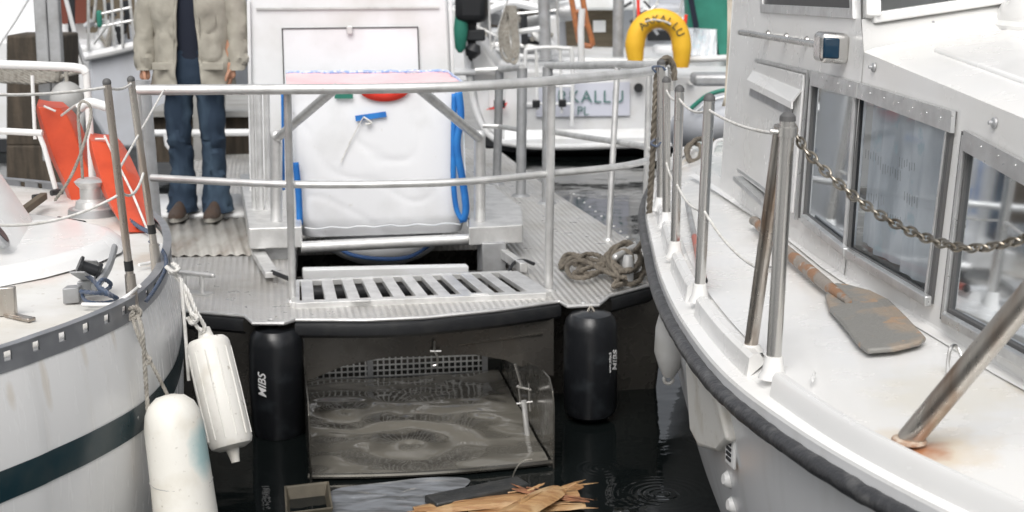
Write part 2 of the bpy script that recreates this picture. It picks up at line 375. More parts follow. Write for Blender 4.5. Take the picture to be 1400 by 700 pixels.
def fill(outer, holes, z=None):
    bm = bmesh.new(); es = []
    for lp in [outer] + holes:
        vs = [bm.verts.new(p) for p in lp]
        for i in range(len(vs)): es.append(bm.edges.new((vs[i], vs[(i + 1) % len(vs)])))
    bmesh.ops.triangle_fill(bm, edges=es, use_beauty=True)
    bm.verts.index_update(); r = ([v.co.copy() for v in bm.verts], [tuple(v.index for v in f.verts) for f in bm.faces]); bm.free(); return r
d = MB(); vs, fs = fill(outline, [hole]); d.add(vs, fs)
for lp in (outline, hole): d.grid([lp + [lp[0]], [p - V((0, 0, .012 if lp is outline else .10)) for p in lp + [lp[0]]]])
deck = d.build('deck', 'plate', wb)
# rim strip along the bow, seen as bright edge
MB().tube([p + V((0, 0, -.004)) for p in fr], .009, 8).build('deck_edge', 'galv', wb)
# corrugated plate at the port side
cor = MB(); rows = []
a0, a1, b0, b1 = on(232, 352, DZ), on(222, 299, DZ), on(352, 350, DZ), on(334, 299, DZ)
for i in range(91):
    t = i / 90; z = .008 + .006 * math.sin(t * 2 * math.pi * 7.5)
    rows.append([a0.lerp(b0, t) + V((0, 0, z)), a1.lerp(b1, t) + V((0, 0, z))])
cor.grid(rows).build('corrugated_plate', mat('dull_corrugated', (.42, .41, .38), .55, .3, col2=(.26, .23, .20), scale=10, stretch=(1, .3, 1)), wb, solid=.003)
MB().add([on(205, 296, DZ + .02), on(345, 296, DZ + .02), on(345, 268, DZ + .02), on(205, 268, DZ + .02)], [(0, 1, 2, 3)]).build('side_step', 'gel_bg', wb, solid=.03)
# black bumper under the edge
bump_path = [p - V((0, 0, .062)) for p in fr[1:]]
mb = MB(); segs = [fr[1:4], fr[6:11], fr[13:15] + [outline[15], outline[16], outline[17], outline[18]]]
for sg in segs:
    p = [q.copy() for q in (catmull(sg, 5) if len(sg) > 3 and sg is not segs[2] else sg)]
    pf = [(-.0, -.014), (.018, -.02), (.024, -.04), (.020, -.072), (.005, -.088), (-.02, -.088)]
    mb.grid([[V((0, 0, dz)) + c for c in offset2(p, -o_)] for o_, dz in pf])
mb.build('bow_bumper', 'rubber', wb)
# hull: two floats and the cross panel, underside
def hullblock(x0, x1, y0, y1, name):
    poly = [L(x0, y0, 0), L(x1, y0, 0), L(x1, y1, 0), L(x0, y1, 0)]
    c = sum(poly, V()) / 4; mb = MB(); rows = []
    for k, (sx, z) in enumerate(((.93, -.35), (.97, 0), (1, .25), (1, .525))):
        rows.append([V((c.x + (p.x - c.x) * sx, c.y + (p.y - c.y) * (1 if sx == 1 else .995), z)) for p in poly])
    mb.grid(rows, True); mb.f.append((0, 1, 2, 3)); mb.f.append((12, 13, 14, 15)); return mb.build(name, 'hullsteel', wb, bevel=.02)
hullblock(-1.22, -.60, .98, 6.1, 'hull_float')
hullblock(.60, 1.30, 1.05, 6.1, 'hull_float')
MB().box(L(0, 3.0, .25), (1.22, .02, .62), ex, ey).build('well_bulkhead', 'hullsteel', wb)
MB().box(L(0, 2.2, -.25), (1.24, 1.6, .01), ex, ey).build('well_floor', 'hullsteel', wb)
# front panel with arched lower edge
pn = L(0, .78, 0)
pp = [onp(x, y, pn, ey) for x, y in ((416, 444), (416, 522), (432, 516), (470, 500), (530, 488), (650, 485), (690, 492), (722, 505), (757, 514), (757, 422), (580, 442))]
MB().prism(pp, ey * .012).build('bow_panel', 'hullsteel', wb, smooth=False)
# pleated seams on panel
MB().beam(onp(625, 472, pn - ey * .006, ey), onp(742, 456, pn - ey * .006, ey), .004, .012, ey).build('panel_rib', 'scoop', wb)
# mesh screen
mb = MB(); y_ = 1.52
for i in range(31):
    x = -.5 + i / 30 * .95; mb.box(L(x, y_, .10), (.008, .006, .24), ex, ey)
for i in range(8): mb.box(L(-.03, y_ - .004, .002 + i * .03), (.97, .006, .007), ex, ey)
mb.build('mesh_screen', 'galv', wb)
for x in (-.51, -.16, .45): MB().box(L(x, y_ - .012, .10), (.03, .008, .25), ex, ey).build('screen_bar', 'galv_dark', wb)
MB().box(L(0, 1.75, .1), (1.15, .01, .8), ex, ey).build('inner_wall', 'hullsteel', wb)
# scoop: side plates, floor, front lip, holding murky water
def platex(x, pts, name):
    MB().prism([L(x, y, z) for y, z in pts], ex * .008).build(name, 'scoop', wb, bevel=.002)
platex(-.524, [(.0, -.2), (0, .30), (.05, .34), (.9, .36), (1.5, .26), (1.5, -.2)], 'scoop_side')
platex(.525, [(.0, -.2), (0, .27), (.03, .34), (.11, .38), (.35, .36), (.9, .24), (1.4, .22), (1.4, -.2)], 'scoop_side')
mb = MB(); mb.tube([L(-.53 + i / 12 * 1.06, .03 - .05 * math.sin(i / 12 * math.pi), .018) for i in range(13)], .012, 8); mb.build('scoop_lip', 'scoop', wb)
mb = MB(); mb.add([L(-.52, .05, -.12), L(.52, .05, -.12), L(.52, 1.5, -.12), L(-.52, 1.5, -.12)], [(0, 1, 2, 3)]); mb.build('scoop_floor', 'scoop', wb, solid=.008)
M['murk'] = water_mat('murky_water', (.150, .142, .122), .05, [(1.3, (1, 1.5, 1), .13, 1.2), (3.6, (1, 1.5, 1), .018, 1.2)], [(.12, -1.12, .6, 22, .05), (-.22, -.65, .45, 30, .03)], 0.5, 1.7)
mb = MB(); nx, ny = 40, 50
mb.grid([[L(-.512 + 1.03 * i / nx, .02 - .05 * math.sin(i / nx * math.pi) + (1.46) * j / ny, .014 + .010 * noise.noise(V((i * .17, j * .14, 0)))) for i in range(nx + 1)] for j in range(ny + 1)])
tag(mb.build('scooped_water', 'murk', org=L(0, 1.5, 0)), None, None, kind='structure')
# rod and clamps beside the scoop
pr = L(.41, .35, 0)
def pc(x, y, dy=0): return onp(x, y, L(0, .42 + dy, 0), ey)
MB().tube([pc(704, 497), pc(713, 528)], .007, 8).build('stay_rod', 'steel', wb)
MB().tube([pc(716, 548), pc(722, 604)], .013, 10).build('stay_sleeve', 'galv', wb)
mb = MB(); mb.tube([pc(706, 528), pc(726, 533)], .006, 8); mb.tube([pc(706, 552), pc(728, 549)], .006, 8); mb.tube([pc(709, 526), pc(712, 556)], .005, 8); mb.tube([pc(723, 524), pc(725, 562)], .005, 8)
mb.build('stay_clamp', 'steel', wb)
mb = MB(); q = pn - ey * .03
mb.tube([onp(x, y, q, ey) for x, y in ((594, 466), (594, 478), (598, 488), (597, 498), (592, 500))], .006, 8, sm=4); mb.tube([onp(588, 480, q, ey), onp(603, 480, q, ey)], .006, 8)
mb.build('shackle', 'steel', wb)
# railing
TZ, MZ = 1.60, 1.14
def rz(px, py, Y): return at(px, py, Y)
top = [on(187, 122, TZ + .012), on(300, 121.5, TZ), on(400, 120.5, TZ), on(520, 119, TZ), on(640, 116.5, TZ), on(755, 110, TZ), V((.476, 7.24, TZ)), V((.64, 7.41, TZ)), V((.745, 7.6, TZ)), V((.775, 7.82, TZ - .005)), V((.735, 8.06, TZ - .015)), V((.60, 8.55, 1.55)), V((.42, 9.1, 1.50)), V((.233, 9.62, 1.46))]
top = [on(187, 123, TZ), on(300, 122.5, TZ), on(400, 122, TZ), on(520, 121, TZ), on(640, 118, TZ), on(755, 110.5, TZ)] + top[6:]
MB().tube(top, .0235, 14, sm=6).build('top_rail', 'galv', wb)
mid = [on(207, 243, MZ), on(300, 248, MZ), on(400, 252, MZ), on(520, 252, MZ), on(640, 248, MZ), on(755, 237, MZ), V((.476, 7.24, MZ)), V((.64, 7.41, MZ)), V((.745, 7.6, MZ)), V((.775, 7.82, MZ - .005)), V((.735, 8.1, MZ - .01)), V((.60, 8.55, 1.10)), V((.42, 9.1, 1.06)), V((.233, 9.62, 1.03))]
MB().tube(mid, .018, 12, sm=6).build('middle_rail', 'galv', wb)
def post(b, t, r=.0175, name='rail_post', m='galv'):
    mb = MB(); mb.tube([b, t], r, 12); mb.lathe(b, b + V((0, 0, .012)), [(0, r * 1.9), (1, r * 1.5)], 14); return mb.build(name, m, wb)
post(on(400, 412, DZ), on(393, 124, TZ - .01)); post(on(750, 398, DZ), on(754, 112, TZ - .01), .021)
post(V((.562, 8.355, DZ)), V((.61, 8.5, 1.55))); post(V((.74, 7.98, DZ)), V((.745, 7.98, TZ - .02)))
post(V((.233, 9.59, DZ)), V((.233, 9.59, 1.45)), .034, m='galv_dark'); post(V((.06, 9.88, DZ)), at(714, 93, 9.88), .034, m='galv_dark'); post(V((-.11, 10.4, DZ)), at(683, 95, 10.4), .03, m='galv_dark')
p0 = on(187, 123, TZ); post(V((p0.x - .01, p0.y + .12, DZ)), p0 + V((0, .0, -.005)), .0175)
MB().tube([at(650, 97, 10.4), at(683, 95, 10.4), at(714, 92, 9.88)], .022, 10).build('gate_rail', 'galv', wb)
MB().tube([at(660, 172, 10.2), at(683, 173, 10.2), at(714, 178, 9.88)], .016, 10).build('gate_rail', 'galv', wb)
# bag frame: posts with chamfered shoulders
FY = 7.95
for xs in ((378, 372, 452), (656, 660, 568)):
    lo = at(xs[0], 312, FY); md = at(xs[0], 186, FY - .05)
    MB().tube([lo, md], .032, 14).build('frame_post', 'galv', wb)
    MB().tube([md + V((0, 0, -.015)), on(xs[2], 126, TZ - .03) + V((0, .2, 0))], .024, 12).build('frame_shoulder', 'galv', wb)
    MB().sphere(md, .034, 12, 8).build('frame_joint', 'galv', wb)
for x, r in ((346, .014), (355, .02), (366, .018)):
    MB().tube([at(x + 2, 312, 8.3), at(x - 2, 118, 8.3)], r, 10).build('side_post', 'galv', wb)
# arms: L shaped box beams
def lbeam(pp, z, h, name):
    poly = [on(x, y, z) for x, y in pp]; return MB().prism(poly, V((0, 0, -h))).build(name, 'galv', wb, smooth=False, bevel=.006)
lbeam([(340, 312), (413, 310), (410, 286), (372, 285), (350, 236), (328, 238)], .74, .115, 'lift_arm')
lbeam([(641, 311), (715, 307), (713, 283), (672, 252), (652, 254), (660, 286), (642, 290)], .74, .10, 'lift_arm')
MB().box((on(348, 345, .6) + on(400, 340, .6)) / 2 + V((0, .12, -.01)), (.2, .22, .11), ex, ey).build('arm_bracket', 'galv_dark', wb, bevel=.004)
MB().box(at(672, 352, 7.85), (.13, .2, .2), ex, ey).build('arm_bracket', 'galv_dark', wb, bevel=.004)
MB().beam(on(352, 344, .59), on(372, 376, .59), .07, .03).build('foot_bar', 'galv', wb, bevel=.003)
MB().beam(on(676, 338, .59), on(716, 366, .59), .04, .05).build('foot_bar', 'galv', wb, bevel=.003)
mb = MB(); mb.tube([on(372, 372, .6), on(392, 380, .59), on(404, 384, .57)], .012, 8, sm=3); mb.build('hose', 'rubber', wb)
mb = MB(); mb.tube([on(694, 376, .56), on(702, 360, .60), on(716, 356, .61), on(730, 361, .60)], .009, 8, sm=4); mb.build('hose', 'rubber', wb)
MB().tube([at(412, 338, 7.75), at(642, 327, 7.95)], .032, 16).build('cross_tube', 'galv', wb)
MB().beam(at(414, 374, 7.42), at(639, 369, 7.62), .07, .055).build('cross_beam', 'gel_bg', wb, bevel=.006)
# grating
gr = MB(); gz = DZ + .012
gf0, gf1, gb0, gb1 = on(404, 417, gz), on(746, 403, gz), on(404, 387, gz), on(700, 374, gz)
gr.beam(gf0, gf1, .045, .03); gr.beam(gb0, gb1, .03, .03); gr.beam(gf0, gb0, .04, .028); gr.beam(gf1, gb1, .06, .028)
n = 11
for i in range(n):
    t = (i + .55) / n; a = gf0.lerp(gf1, t); b = gb0.lerp(gb1, t); gr.beam(a, b, .058, .026)
gr.build('hatch_grating', 'galv', wb, smooth=False, bevel=.003)
for px_, py_ in ((493, 411), (655, 402)): MB().box(on(px_, py_, gz + .017), (.09, .03, .008), ex, ey).build('hinge_plate', 'galv', wb, bevel=.002)
# small cylinders seen down in the grating
mb = MB()
for i in range(10): mb.tube([L(-.5 + i * .11, 1.15, DZ - .09), L(-.46 + i * .11, 1.35, DZ - .09)], .02, 8)
mb.build('conveyor_rollers', 'hullsteel', wb)
mb = MB(); mb.tube([L(-.5, 1.75, .40), L(.5, 1.75, .40)], .05, 16); mb.build('winch_roller', 'rubber', wb)
# wheelhouse with raised hatch
WY = 9.0
def wq(x, y, Y=WY): return at(x, y, Y)
wpoly = [wq(344, 330), wq(628, 325), wq(612, 0), wq(608, -130), wq(338, -130), wq(339, 0)]
MB().prism(wpoly, V((-.1, 1.3, 0))).build('wheelhouse', 'gel_bg', wb, bevel=.02)
hp = [wq(391, 200, WY - .012), wq(577, 197, WY - .012), wq(571, 37, WY - .012), wq(386, 39, WY - .012)]
h = MB().prism(hp, V((0, .03, 0))).build('hatch', 'bag', wb, bevel=.004)
mb = MB(); cl = [p + V((0, -.002, 0)) for p in hp]; mb.tube(cl[::1] , .006, 6, closed=True); mb.build('hatch_gasket', 'seal', h)
MB().box(wq(478, 41, WY - .03), (.035, .02, .05)).build('latch', 'galv', h, bevel=.005)
MB().beam(wq(350, 12, WY - .01), wq(600, 10, WY - .01), .01, .012).build('panel_seam', 'galv', wb)
for xs, ys in (((616, 0), (626, 330)), ((340, 0), (345, 330))):
    MB().beam(wq(xs[0], xs[1], WY - .02), wq(ys[0], ys[1], WY - .02), .02, .025, V((0, 1, 0))).build('edge_trim', 'gel_bg', wb, bevel=.004)
# cleats
def cleat(mb, a, b, base_z, r):
    a = V(a); b = V(b); d = b - a
    mb.tube([a, b], r, 12); mb.sphere(a, r, 12, 6); mb.sphere(b, r, 12, 6)
    for t in (.28, .72): p = a + d * t; mb.tube([V((p.x, p.y, base_z)), p], r * 1.0, 10)
    m_ = (a + b) / 2; mb.box((m_.x, m_.y, base_z + .004), (d.length * .8, .07, .008), d.normalized(), V((0, 0, 1)).cross(d).normalized())
mb = MB(); cleat(mb, on(236, 371, DZ + .10), on(291, 377, DZ + .10), DZ, .013); mb.build('cleat', 'galv', wb)
mb = MB(); cleat(mb, on(842, 352, DZ + .12), on(868, 338, DZ + .12), DZ, .02); mb.lathe(on(858, 392, DZ), on(858, 392, DZ) + V((0, 0, .16)), [(0, .03), (.8, .028), (1, .022)], 14); mb.build('cleat', 'galv', wb)
mb = MB()
for i in range(12):
    p = L(1.405, 1.9 + i * .17, DZ + .006); mb.lathe(p, p + V((0, 0, .008)), [(0, .009), (1, .006)], 8)
for px_, py_ in ((370, 437), (798, 415)): p = on(px_, py_, DZ + .002); mb.lathe(p, p + V((0, 0, .008)), [(0, .012), (1, .009)], 8)
mb.build('deck_bolts', 'galv', wb)

# black fenders at the bow with lettering
def black_fender(x0, x1, ytop, ybot, side, label, Yc):
    c0 = at((x0 + x1) / 2, ytop, Yc); c1 = at((x0 + x1) / 2, ybot, Yc); r = (x1 - x0) / 2 / F * (c0.y * math.cos(PITCH) + .3)
    t = thing('tube_fender', label, 'fender', V((c0.x, c0.y, c1.z)), 'black tube fenders on the work boat bow')
    mb = MB(); H_ = c0.z - c1.z; rows = []
    prof = [(0, .35), (.02, .70), (.06, .93), (.12, 1), (.5, 1.01), (.85, 1), (.93, .93), (.98, .75), (1, .35)]
    for tt, k in prof:
        rows.append([V((c0.x, c0.y, c1.z + H_ * tt)) + V((math.cos(a) * abs(math.cos(a)) ** -.35 if False else math.cos(a), math.sin(a), 0)) * r * k * (1 + .03 * math.sin(3 * a + tt * 7)) for a in [6.28318 * i / 28 for i in range(28)]])
    mb.grid(rows, True); mb.f += [tuple(range(28)), tuple(range(len(rows) * 28 - 28, len(rows) * 28))]
    mb.build('fender_body', 'pvc_black', t)
    mb = MB(); mb.tube([V((c0.x, c0.y, c1.z + .01)), V((c0.x, c0.y, c1.z - .03))], .018, 10); mb.build('drain_plug', 'pvc_grey', t)
    mb = MB(); mb.tube([V((c0.x - .02, c0.y, c0.z - .01)), V((c0.x, c0.y + .03, DZ - .0)), V((c0.x + .02, c0.y, c0.z - .01))], .005, 6, sm=4); mb.build('lanyard', 'rope_grey', t)
    return t, c0, c1, r
t, c0, c1, r = black_fender(339, 414, 446, 600, -1, 'black tube fender with white lettering hanging at the left of the scoop', 6.52)
def curved_text(t, s, cx, cy, c0, r, px_, py_, size, parent, ang0, shear=0, bold=True):
    # letters wrapped round the cylinder, reading upwards
    mb = text(None, s, size, (0, 0, 0), (1, 0, 0), (0, 1, 0), None, None, ext=.0006, bold=bold, shear=shear)
    for v in mb.v:
        a = ang0 + (-v.y) / r * -1; zz = v.x; rr = r * 1.035 + v.z
        v.x, v.y, v.z = c0.x + rr * math.sin(a) , c0.y - rr * math.cos(a), at(px_, py_, c0.y - r).z + zz
    mb.build('lettering', 'white_text', parent, smooth=False)
# vertical lettering: text +x -> up, text +y -> left (towards -x)
def vtext(s, c0, r, px_, py_, size, parent, ang0, shear=0, bold=True):
    mb = text(None, s, size, (0, 0, 0), (1, 0, 0), (0, 1, 0), None, None, ext=.0006, bold=bold, shear=shear)
    z0 = at(px_, py_, c0.y - r).z
    for v in mb.v:
        a = ang0 - v.y / r; rr = r * 1.045 + v.z; zz = v.x
        v.x, v.y, v.z = c0.x + rr * math.sin(a), c0.y - rr * math.cos(a), z0 + zz
    return mb.build('lettering', 'white_text', parent, smooth=False)
vtext('MIBS', c0, r, 363, 528, .055, t, -.38, .3)
t, c0, c1, r = black_fender(771, 845, 426, 572, 1, 'black tube fender with white lettering hanging at the right of the scoop, beside the motorboat', 6.72)
vtext('MIBS', c0, r, 840, 498, .05, t, 1.02, .3); vtext('www.mibs.fi', c0, r, 833, 498, .02, t, .72)

# mooring rope: knotted on cleat, up and over the motorboat stanchion
def onl(l, z0=DZ): return [on(x, y, z0 + dz) for x, y, dz in l]
mb = MB()
mb.rope(onl([(888, 372, .03), (868, 378, .03), (842, 372, .05), (832, 352, .09), (840, 338, .12), (858, 334, .13), (874, 344, .11), (872, 366, .07), (852, 378, .05), (838, 392, .03), (856, 386, .03), (880, 372, .03), (900, 366, .03)]), .014)
mb.rope(onl([(848, 378, .06), (838, 362, .09), (846, 344, .13), (862, 346, .13), (862, 366, .10), (846, 372, .09)]), .014)
mb.rope(onl([(843, 360, .08), (815, 356, .035), (790, 352, .03), (772, 356, .02), (768, 366, .02), (784, 352, .025), (800, 352, .02), (795, 368, .02), (785, 374, .02), (805, 374, .02), (835, 368, .045), (848, 366, .07)]), .014)
mb.rope(onl([(848, 352, .09), (825, 360, .05), (800, 368, .04), (790, 372, .03), (795, 352, .02), (775, 348, .02), (766, 362, .02)]), .0135)
mb.rope(onl([(852, 348, .10), (835, 344, .07), (828, 356, .05), (845, 384, .03), (872, 386, .02), (880, 360, .05), (862, 332, .14), (846, 336, .13), (838, 356, .10), (860, 372, .09), (878, 352, .08)]), .0135)
mb.rope(onl([(786, 362, .045), (800, 348, .05), (820, 350, .05), (826, 364, .04), (806, 378, .04), (782, 378, .03), (776, 364, .04), (796, 356, .06), (830, 372, .05), (856, 380, .07)]), .0135)
mb.rope([on(868, 344, DZ + .1), at(884, 318, 6.9), at(890, 250, 6.75), at(894, 180, 6.7), at(897, 120, 6.68), at(900, 96, 6.68), at(906, 82, 6.70), at(914, 80, 6.72), at(921, 92, 6.74), at(922, 112, 6.74)], .015)
tag(mb.build('mooring_rope', 'rope_brown', smooth=True), 'brown laid rope knotted on the work boat cleat and led up over the motorboat rail', 'rope')
for pts_, lb in (([(896, 190), (890, 196), (898, 200), (904, 194)], 'lower thin blue lashing round the upright brown mooring rope'), ([(897, 99), (892, 92), (904, 91), (910, 96)], 'upper thin blue lashing at the bend of the brown mooring rope')):
    tag(MB().tube([at(x, y, 6.65) for x, y in pts_], .006, 6, sm=4).build('blue_lashing', 'rope_blue'), lb, 'lashing')

# big bag held in the frame
BY = 8.02
bb = thing('bulk_bag', 'white woven bulk bag with blue lifting straps held in the work boat frame', 'bag', on(525, 330, DZ))
tl, tr, br_, bl = at(392, 121, BY), at(634, 119, BY), at(642, 318, BY), at(406, 326, BY)
mb = MB(); nx, nz_ = 40, 60; dep = V((-.12, .78, 0))
def bagp(u, v, wv):
    p = bl.lerp(br_, u).lerp(tl.lerp(tr, u), v) + dep * wv
    b_ = math.sin(u * math.pi) * math.sin(v * math.pi)
    return p
rows = []
for j in range(nz_ + 1):
    v = j / nz_; row = []
    for k in range(4 * 48):
        s = k / 48; e = int(s); q = s - e
        u, wv = [(q, 0), (1, q), (1 - q, 1), (0, 1 - q)][e]
        # round the corners
        cu, cw = u - .5, wv - .5; nrm = (abs(cu * 2) ** 8 + abs(cw * 2) ** 8) ** (1 / 8) or 1; cu, cw = cu / nrm, cw / nrm
        bulge = 1 + .025 * math.sin(v * math.pi) + (-.05 * max(0, .12 - v) / .12)
        p = bagp(.5 + cu * bulge, v, .5 + cw * bulge)
        cr = abs(noise.noise(V((p.x * 3.3 + p.z * 2.2, p.z * 2.6 - p.x * 1.5, p.y * 3 + 7)))); cr2 = abs(noise.noise(V((p.x * 6 - p.z * 4, p.z * 5, p.y * 6 + 2))))
        wr = -.0035 * max(0, 1 - cr * 9) + .006 * noise.noise(V((p.x * 4, p.z * 2.2, p.y * 4))) + .0008 * noise.noise(V((p.x * 14 + p.z * 9, p.z * 8, p.y * 14)))
        row.append(p + (p - bagp(.5, v, .5)).normalized() * wr * 1.3)
    rows.append(row)
mb.grid(rows, True); mb.f.append(tuple(range(192)))
body = mb.build('bag_body', 'bag', bb)
for x_ in (0.012, .988):
    MB().tube([bagp(x_, j / 20, -.012) + V((0, -.006, 0)) for j in range(1, 20)], .004, 6).build('edge_seam', 'curtain', bb)
MB().tube([bagp(i / 20, .07, -.012) + V((0, -.012, .006 * math.sin(i * 1.9))) for i in range(1, 20)], .004, 6).build('bottom_seam', 'curtain', bb)
# slumped top cloth
mb = MB(); rows = []
for j in range(13):
    w_ = j / 12
    rows.append([bagp(i / 24, 1, w_) + V((0, 0, .015 - .04 * math.sin(i / 24 * math.pi) * math.sin(w_ * math.pi) + .012 * noise.noise(V((i * .4, j * .6, 3))))) for i in range(25)])
mb.grid(rows).build('top_cloth', 'pink', bb)
mb = MB(); mb.tube([bagp(i / 20, 1, 1.0) + V((0, -.01, .022 + .004 * math.sin(i * 2.1))) for i in range(21)], .010, 6); mb.tube([bagp(1, 1, j / 8) + V((0, 0, .02)) for j in range(9)], .007, 6); mb.build('stitched_rim', 'rope_blue' if False else mat('pale_blue_stitching', (.25, .38, .66), .8, col2=(.6, .65, .75), scale=60, lo=.45, hi=.55), bb)
# red disc print just under the rim (lower half shows), green strip, blue patch
qf = BY - .022
mb = MB(); c = at(525, 118, qf); mb.add([c] + [c + V((math.cos(a) * .145, -.002 + (0 if i % 1 else 0), -.083 * math.sin(a))) for i, a in enumerate([math.pi * k / 20 for k in range(21)])], [(0, i, i + 1) for i in range(1, 21)])
mb.build('red_print', 'red', bb, solid=.004)
MB().box(at(470, 131, qf), (.10, .004, .03)).build('green_print', 'green', bb)
MB().beam(at(486, 162, qf), at(528, 156, qf), .008, .030, V((0, 0, 1))).build('blue_patch', 'blue', bb)
mb = MB(); mb.tube([at(497, 160, qf - .01), at(490, 172, qf - .005), at(478, 195, qf), at(466, 222, qf)], .003, 6, sm=4); mb.tube([at(497, 160, qf - .01), at(508, 168, qf - .01), at(500, 170, qf - .01)], .006, 6, sm=4); mb.build('tie_string', 'rope_white', bb)
def ribbon(pts, wd, side, name, m, parent):
    p = catmull(pts, 6); s = V(side).normalized() * wd / 2
    return MB().grid([[q - s, q + s] for q in p]).build(name, m, parent, solid=.005)
ribbon([at(627, 126, qf - .02), at(630, 160, qf - .03), at(625, 200, qf - .04), at(633, 250, qf - .02), at(637, 285, qf - .02), at(633, 304, qf - .02)], .042, (1, .5, .1), 'lifting_strap', 'blue', bb)
ribbon([at(621, 128, qf - .03), at(620, 190, qf - .04), at(620, 250, qf - .04), at(624, 285, qf - .03), at(632, 302, qf - .03)], .03, (1, .3, 0), 'lifting_strap', 'blue', bb)
ribbon([at(386, 128, qf - .02), at(387, 200, qf - .02), at(388, 260, qf - .02)], .02, (.5, 1, 0), 'lifting_strap', 'blue', bb)
ribbon([at(404, 222, qf - .02), at(408, 262, qf - .02), at(410, 308, qf - .01)], .035, (1, .3, 0), 'lifting_strap', 'blue', bb)
ribbon([at(450, 332, 7.95), at(480, 348, 7.95), at(520, 354, 7.95), at(560, 351, 7.95), at(588, 335, 7.95)], .022, (0, .6, 1), 'lifting_strap', mat('dark_blue_webbing', (.008, .05, .16), .6), bb)
# hanging belly of the bag under the tube
mb = MB(); mb.sphere(at(522, 322, 8.35), .34, 20, 12, (1, .8, .5)); mb.build('bag_belly', 'bag', bb)

# ================================================================== MOTORBOAT (right)
def sheer(Y): return 1.10 - .02 * (Y - 3.9)
rm = thing('motorboat', 'white motorboat on the right with sliding cabin windows, steel stanchions and black rub rail', 'motorboat', (2.0, 5.0, 0))
ro = [V((2.0, .55, 0)), V((1.62, 1.35, 0)), V((1.22, 2.25, 0)), V((.99, 2.72, 0)), V((.824, 3.105, 0)), V((.699, 3.493, 0)), V((.597, 3.982, 0)), V((.553, 4.617, 0)), V((.551, 5.234, 0)), V((.578, 5.881, 0)), V((.655, 7.09, 0)), V((.80, 8.1, 0)), V((.98, 8.9, 0))]
ro = catmull(ro, 24)
for p in ro: p.z = sheer(p.y) - .11
# hull skin
prof = [(0.0, .05), (.0, -.01), (-.045, -.04), (-.06, -.2), (-.10, -.4), (-.17, -.65), (-.26, -.88), (-.42, -1.12), (-.8, -1.35)]
def mirr(p, cx=2.0): return V((2 * cx - p.x, p.y, p.z))
rows = []
for off, dz in prof:
    a = offset2(ro, off * 1.0)
    a = offset2(ro, off)
    a = [V((q.x, q.y, ro[i].z + dz)) for i, q in enumerate(a)]
    rows.append(a)
mb = MB(); # path travels +Y with water at left (-x): left of travel is outward; so inward is negative
mb.grid(rows); mb.grid([[mirr(p) for p in r] for r in rows])
mb.grid([[r[-1] for r in rows], [mirr(r[-1]) for r in rows]])
mb.build('hull', mat('motorboat_topsides', (.66, .665, .67), .24, col2=(.58, .58, .57), scale=2.5, lo=.5, hi=.8, stretch=(4, 4, .5), col3=(.75, .75, .75), scale3=90, lo3=.70, hi3=.74), rm)
# rub rail
mb = MB(); mb.tube([V((p.x, p.y, p.z + .005)) for p in offset2(ro, .010)], .0235, 12)
for v in mb.v: v += V((0, 0, 1)) * .004 * noise.noise(v * 22)
mb.build('rub_rail', 'rub_rail', rm)
# gunwale band, toe kerb and side deck
def lev(path, dz): return [V((p.x, p.y, sheer(p.y) + dz)) for p in path]
def kerbline(off, dz):
    a_ = offset2(ro, off); f_ = [.52 + .48 * max(0, min(1, (p.y - 3.2) / .8)) for p in ro]
    return lev([ro[i].lerp(a_[i], f_[i]) for i in range(len(ro))], dz)
gun = [kerbline(.0, -.075), kerbline(-.006, -.052), kerbline(-.045, -.042), kerbline(-.06, -.040)]
MB().grid(gun).build('gunwale', 'gel', rm)
kerb = [kerbline(o__, d__) for o__, d__ in ((-.042, -.05), (-.050, .012), (-.062, .024), (-.085, .022), (-.098, -.004))]
KERB = kerb
CW = [(.92, 7.6), (.99, 6.9), (1.10, 5.54), (1.12, 4.9), (1.20, 4.2), (1.27, 3.6), (1.40, 2.8), (1.62, 2.1)]
cabx_ = lambda y_: 1.10 if y_ > 5 else (1.17 if y_ > 4 else 1.27)
def cabx(Y):
    for (xa, ya), (xb, yb) in zip(CW, CW[1:]):
        if yb <= Y <= ya: return xa + (xb - xa) * (ya - Y) / (ya - yb)
    return CW[0][0] if Y > CW[0][1] else CW[-1][0]
inner = kerbline(-.115, 0); rows = [inner]; outer2 = []
for k in range(1, 9):
    t = k / 8; r_ = []
    for p in inner:
        tx = max(cabx(p.y) + .15, p.x + .01); r_.append(V((p.x + (tx - p.x) * t, p.y, p.z + .055 * min(1, t * 1.15))))
    rows.append(r_)
ctr = [V((2.0, p.y, p.z + .08)) for p in inner]; rows.append(ctr)
mdk = mat('motorboat_side_deck', (.80, .80, .79), .22, col2=(.74, .73, .695), scale=2.2, lo=.42, hi=.75, col3=(.62, .58, .50), scale3=30, lo3=.70, hi3=.88, rvar=.12, bump=.02, bscale=6, coat=.2)
sp = on(1240, 603, sheer(3.24) + .03) - V((2, 5, 0)); sp2 = on(1300, 540, 1.13) - V((2, 5, 0)); sp3 = on(960, 415, 1.09) - V((2, 5, 0)); sp4 = on(1165, 345, 1.12) - V((2, 5, 0)); sp5 = on(1040, 590, 1.08) - V((2, 5, 0)); foot_ = [(V((cabx_(y_) - 2, y_ - 5, 1.14)), (.035, .16, .2), (.50, .43, .32), .4) for y_ in (3.5, 4.3, 5.3, 6.1)]
spots(mdk, [(sp, (.22, .17, .3), (.66, .52, .33), .55), (sp, (.105, .085, .3), (.42, .15, .05), .9), (sp2 , (.2, .25, .3), (.70, .64, .5), .35), (sp3, (.06, .05, .2), (.5, .3, .16), .6), (sp4, (.12, .3, .2), (.60, .5, .38), .35)] + foot_)
mb = MB(); mb.grid(rows); mb.grid([[mirr(p) for p in r] for r in rows]); mb.build('side_deck', mdk, rm)
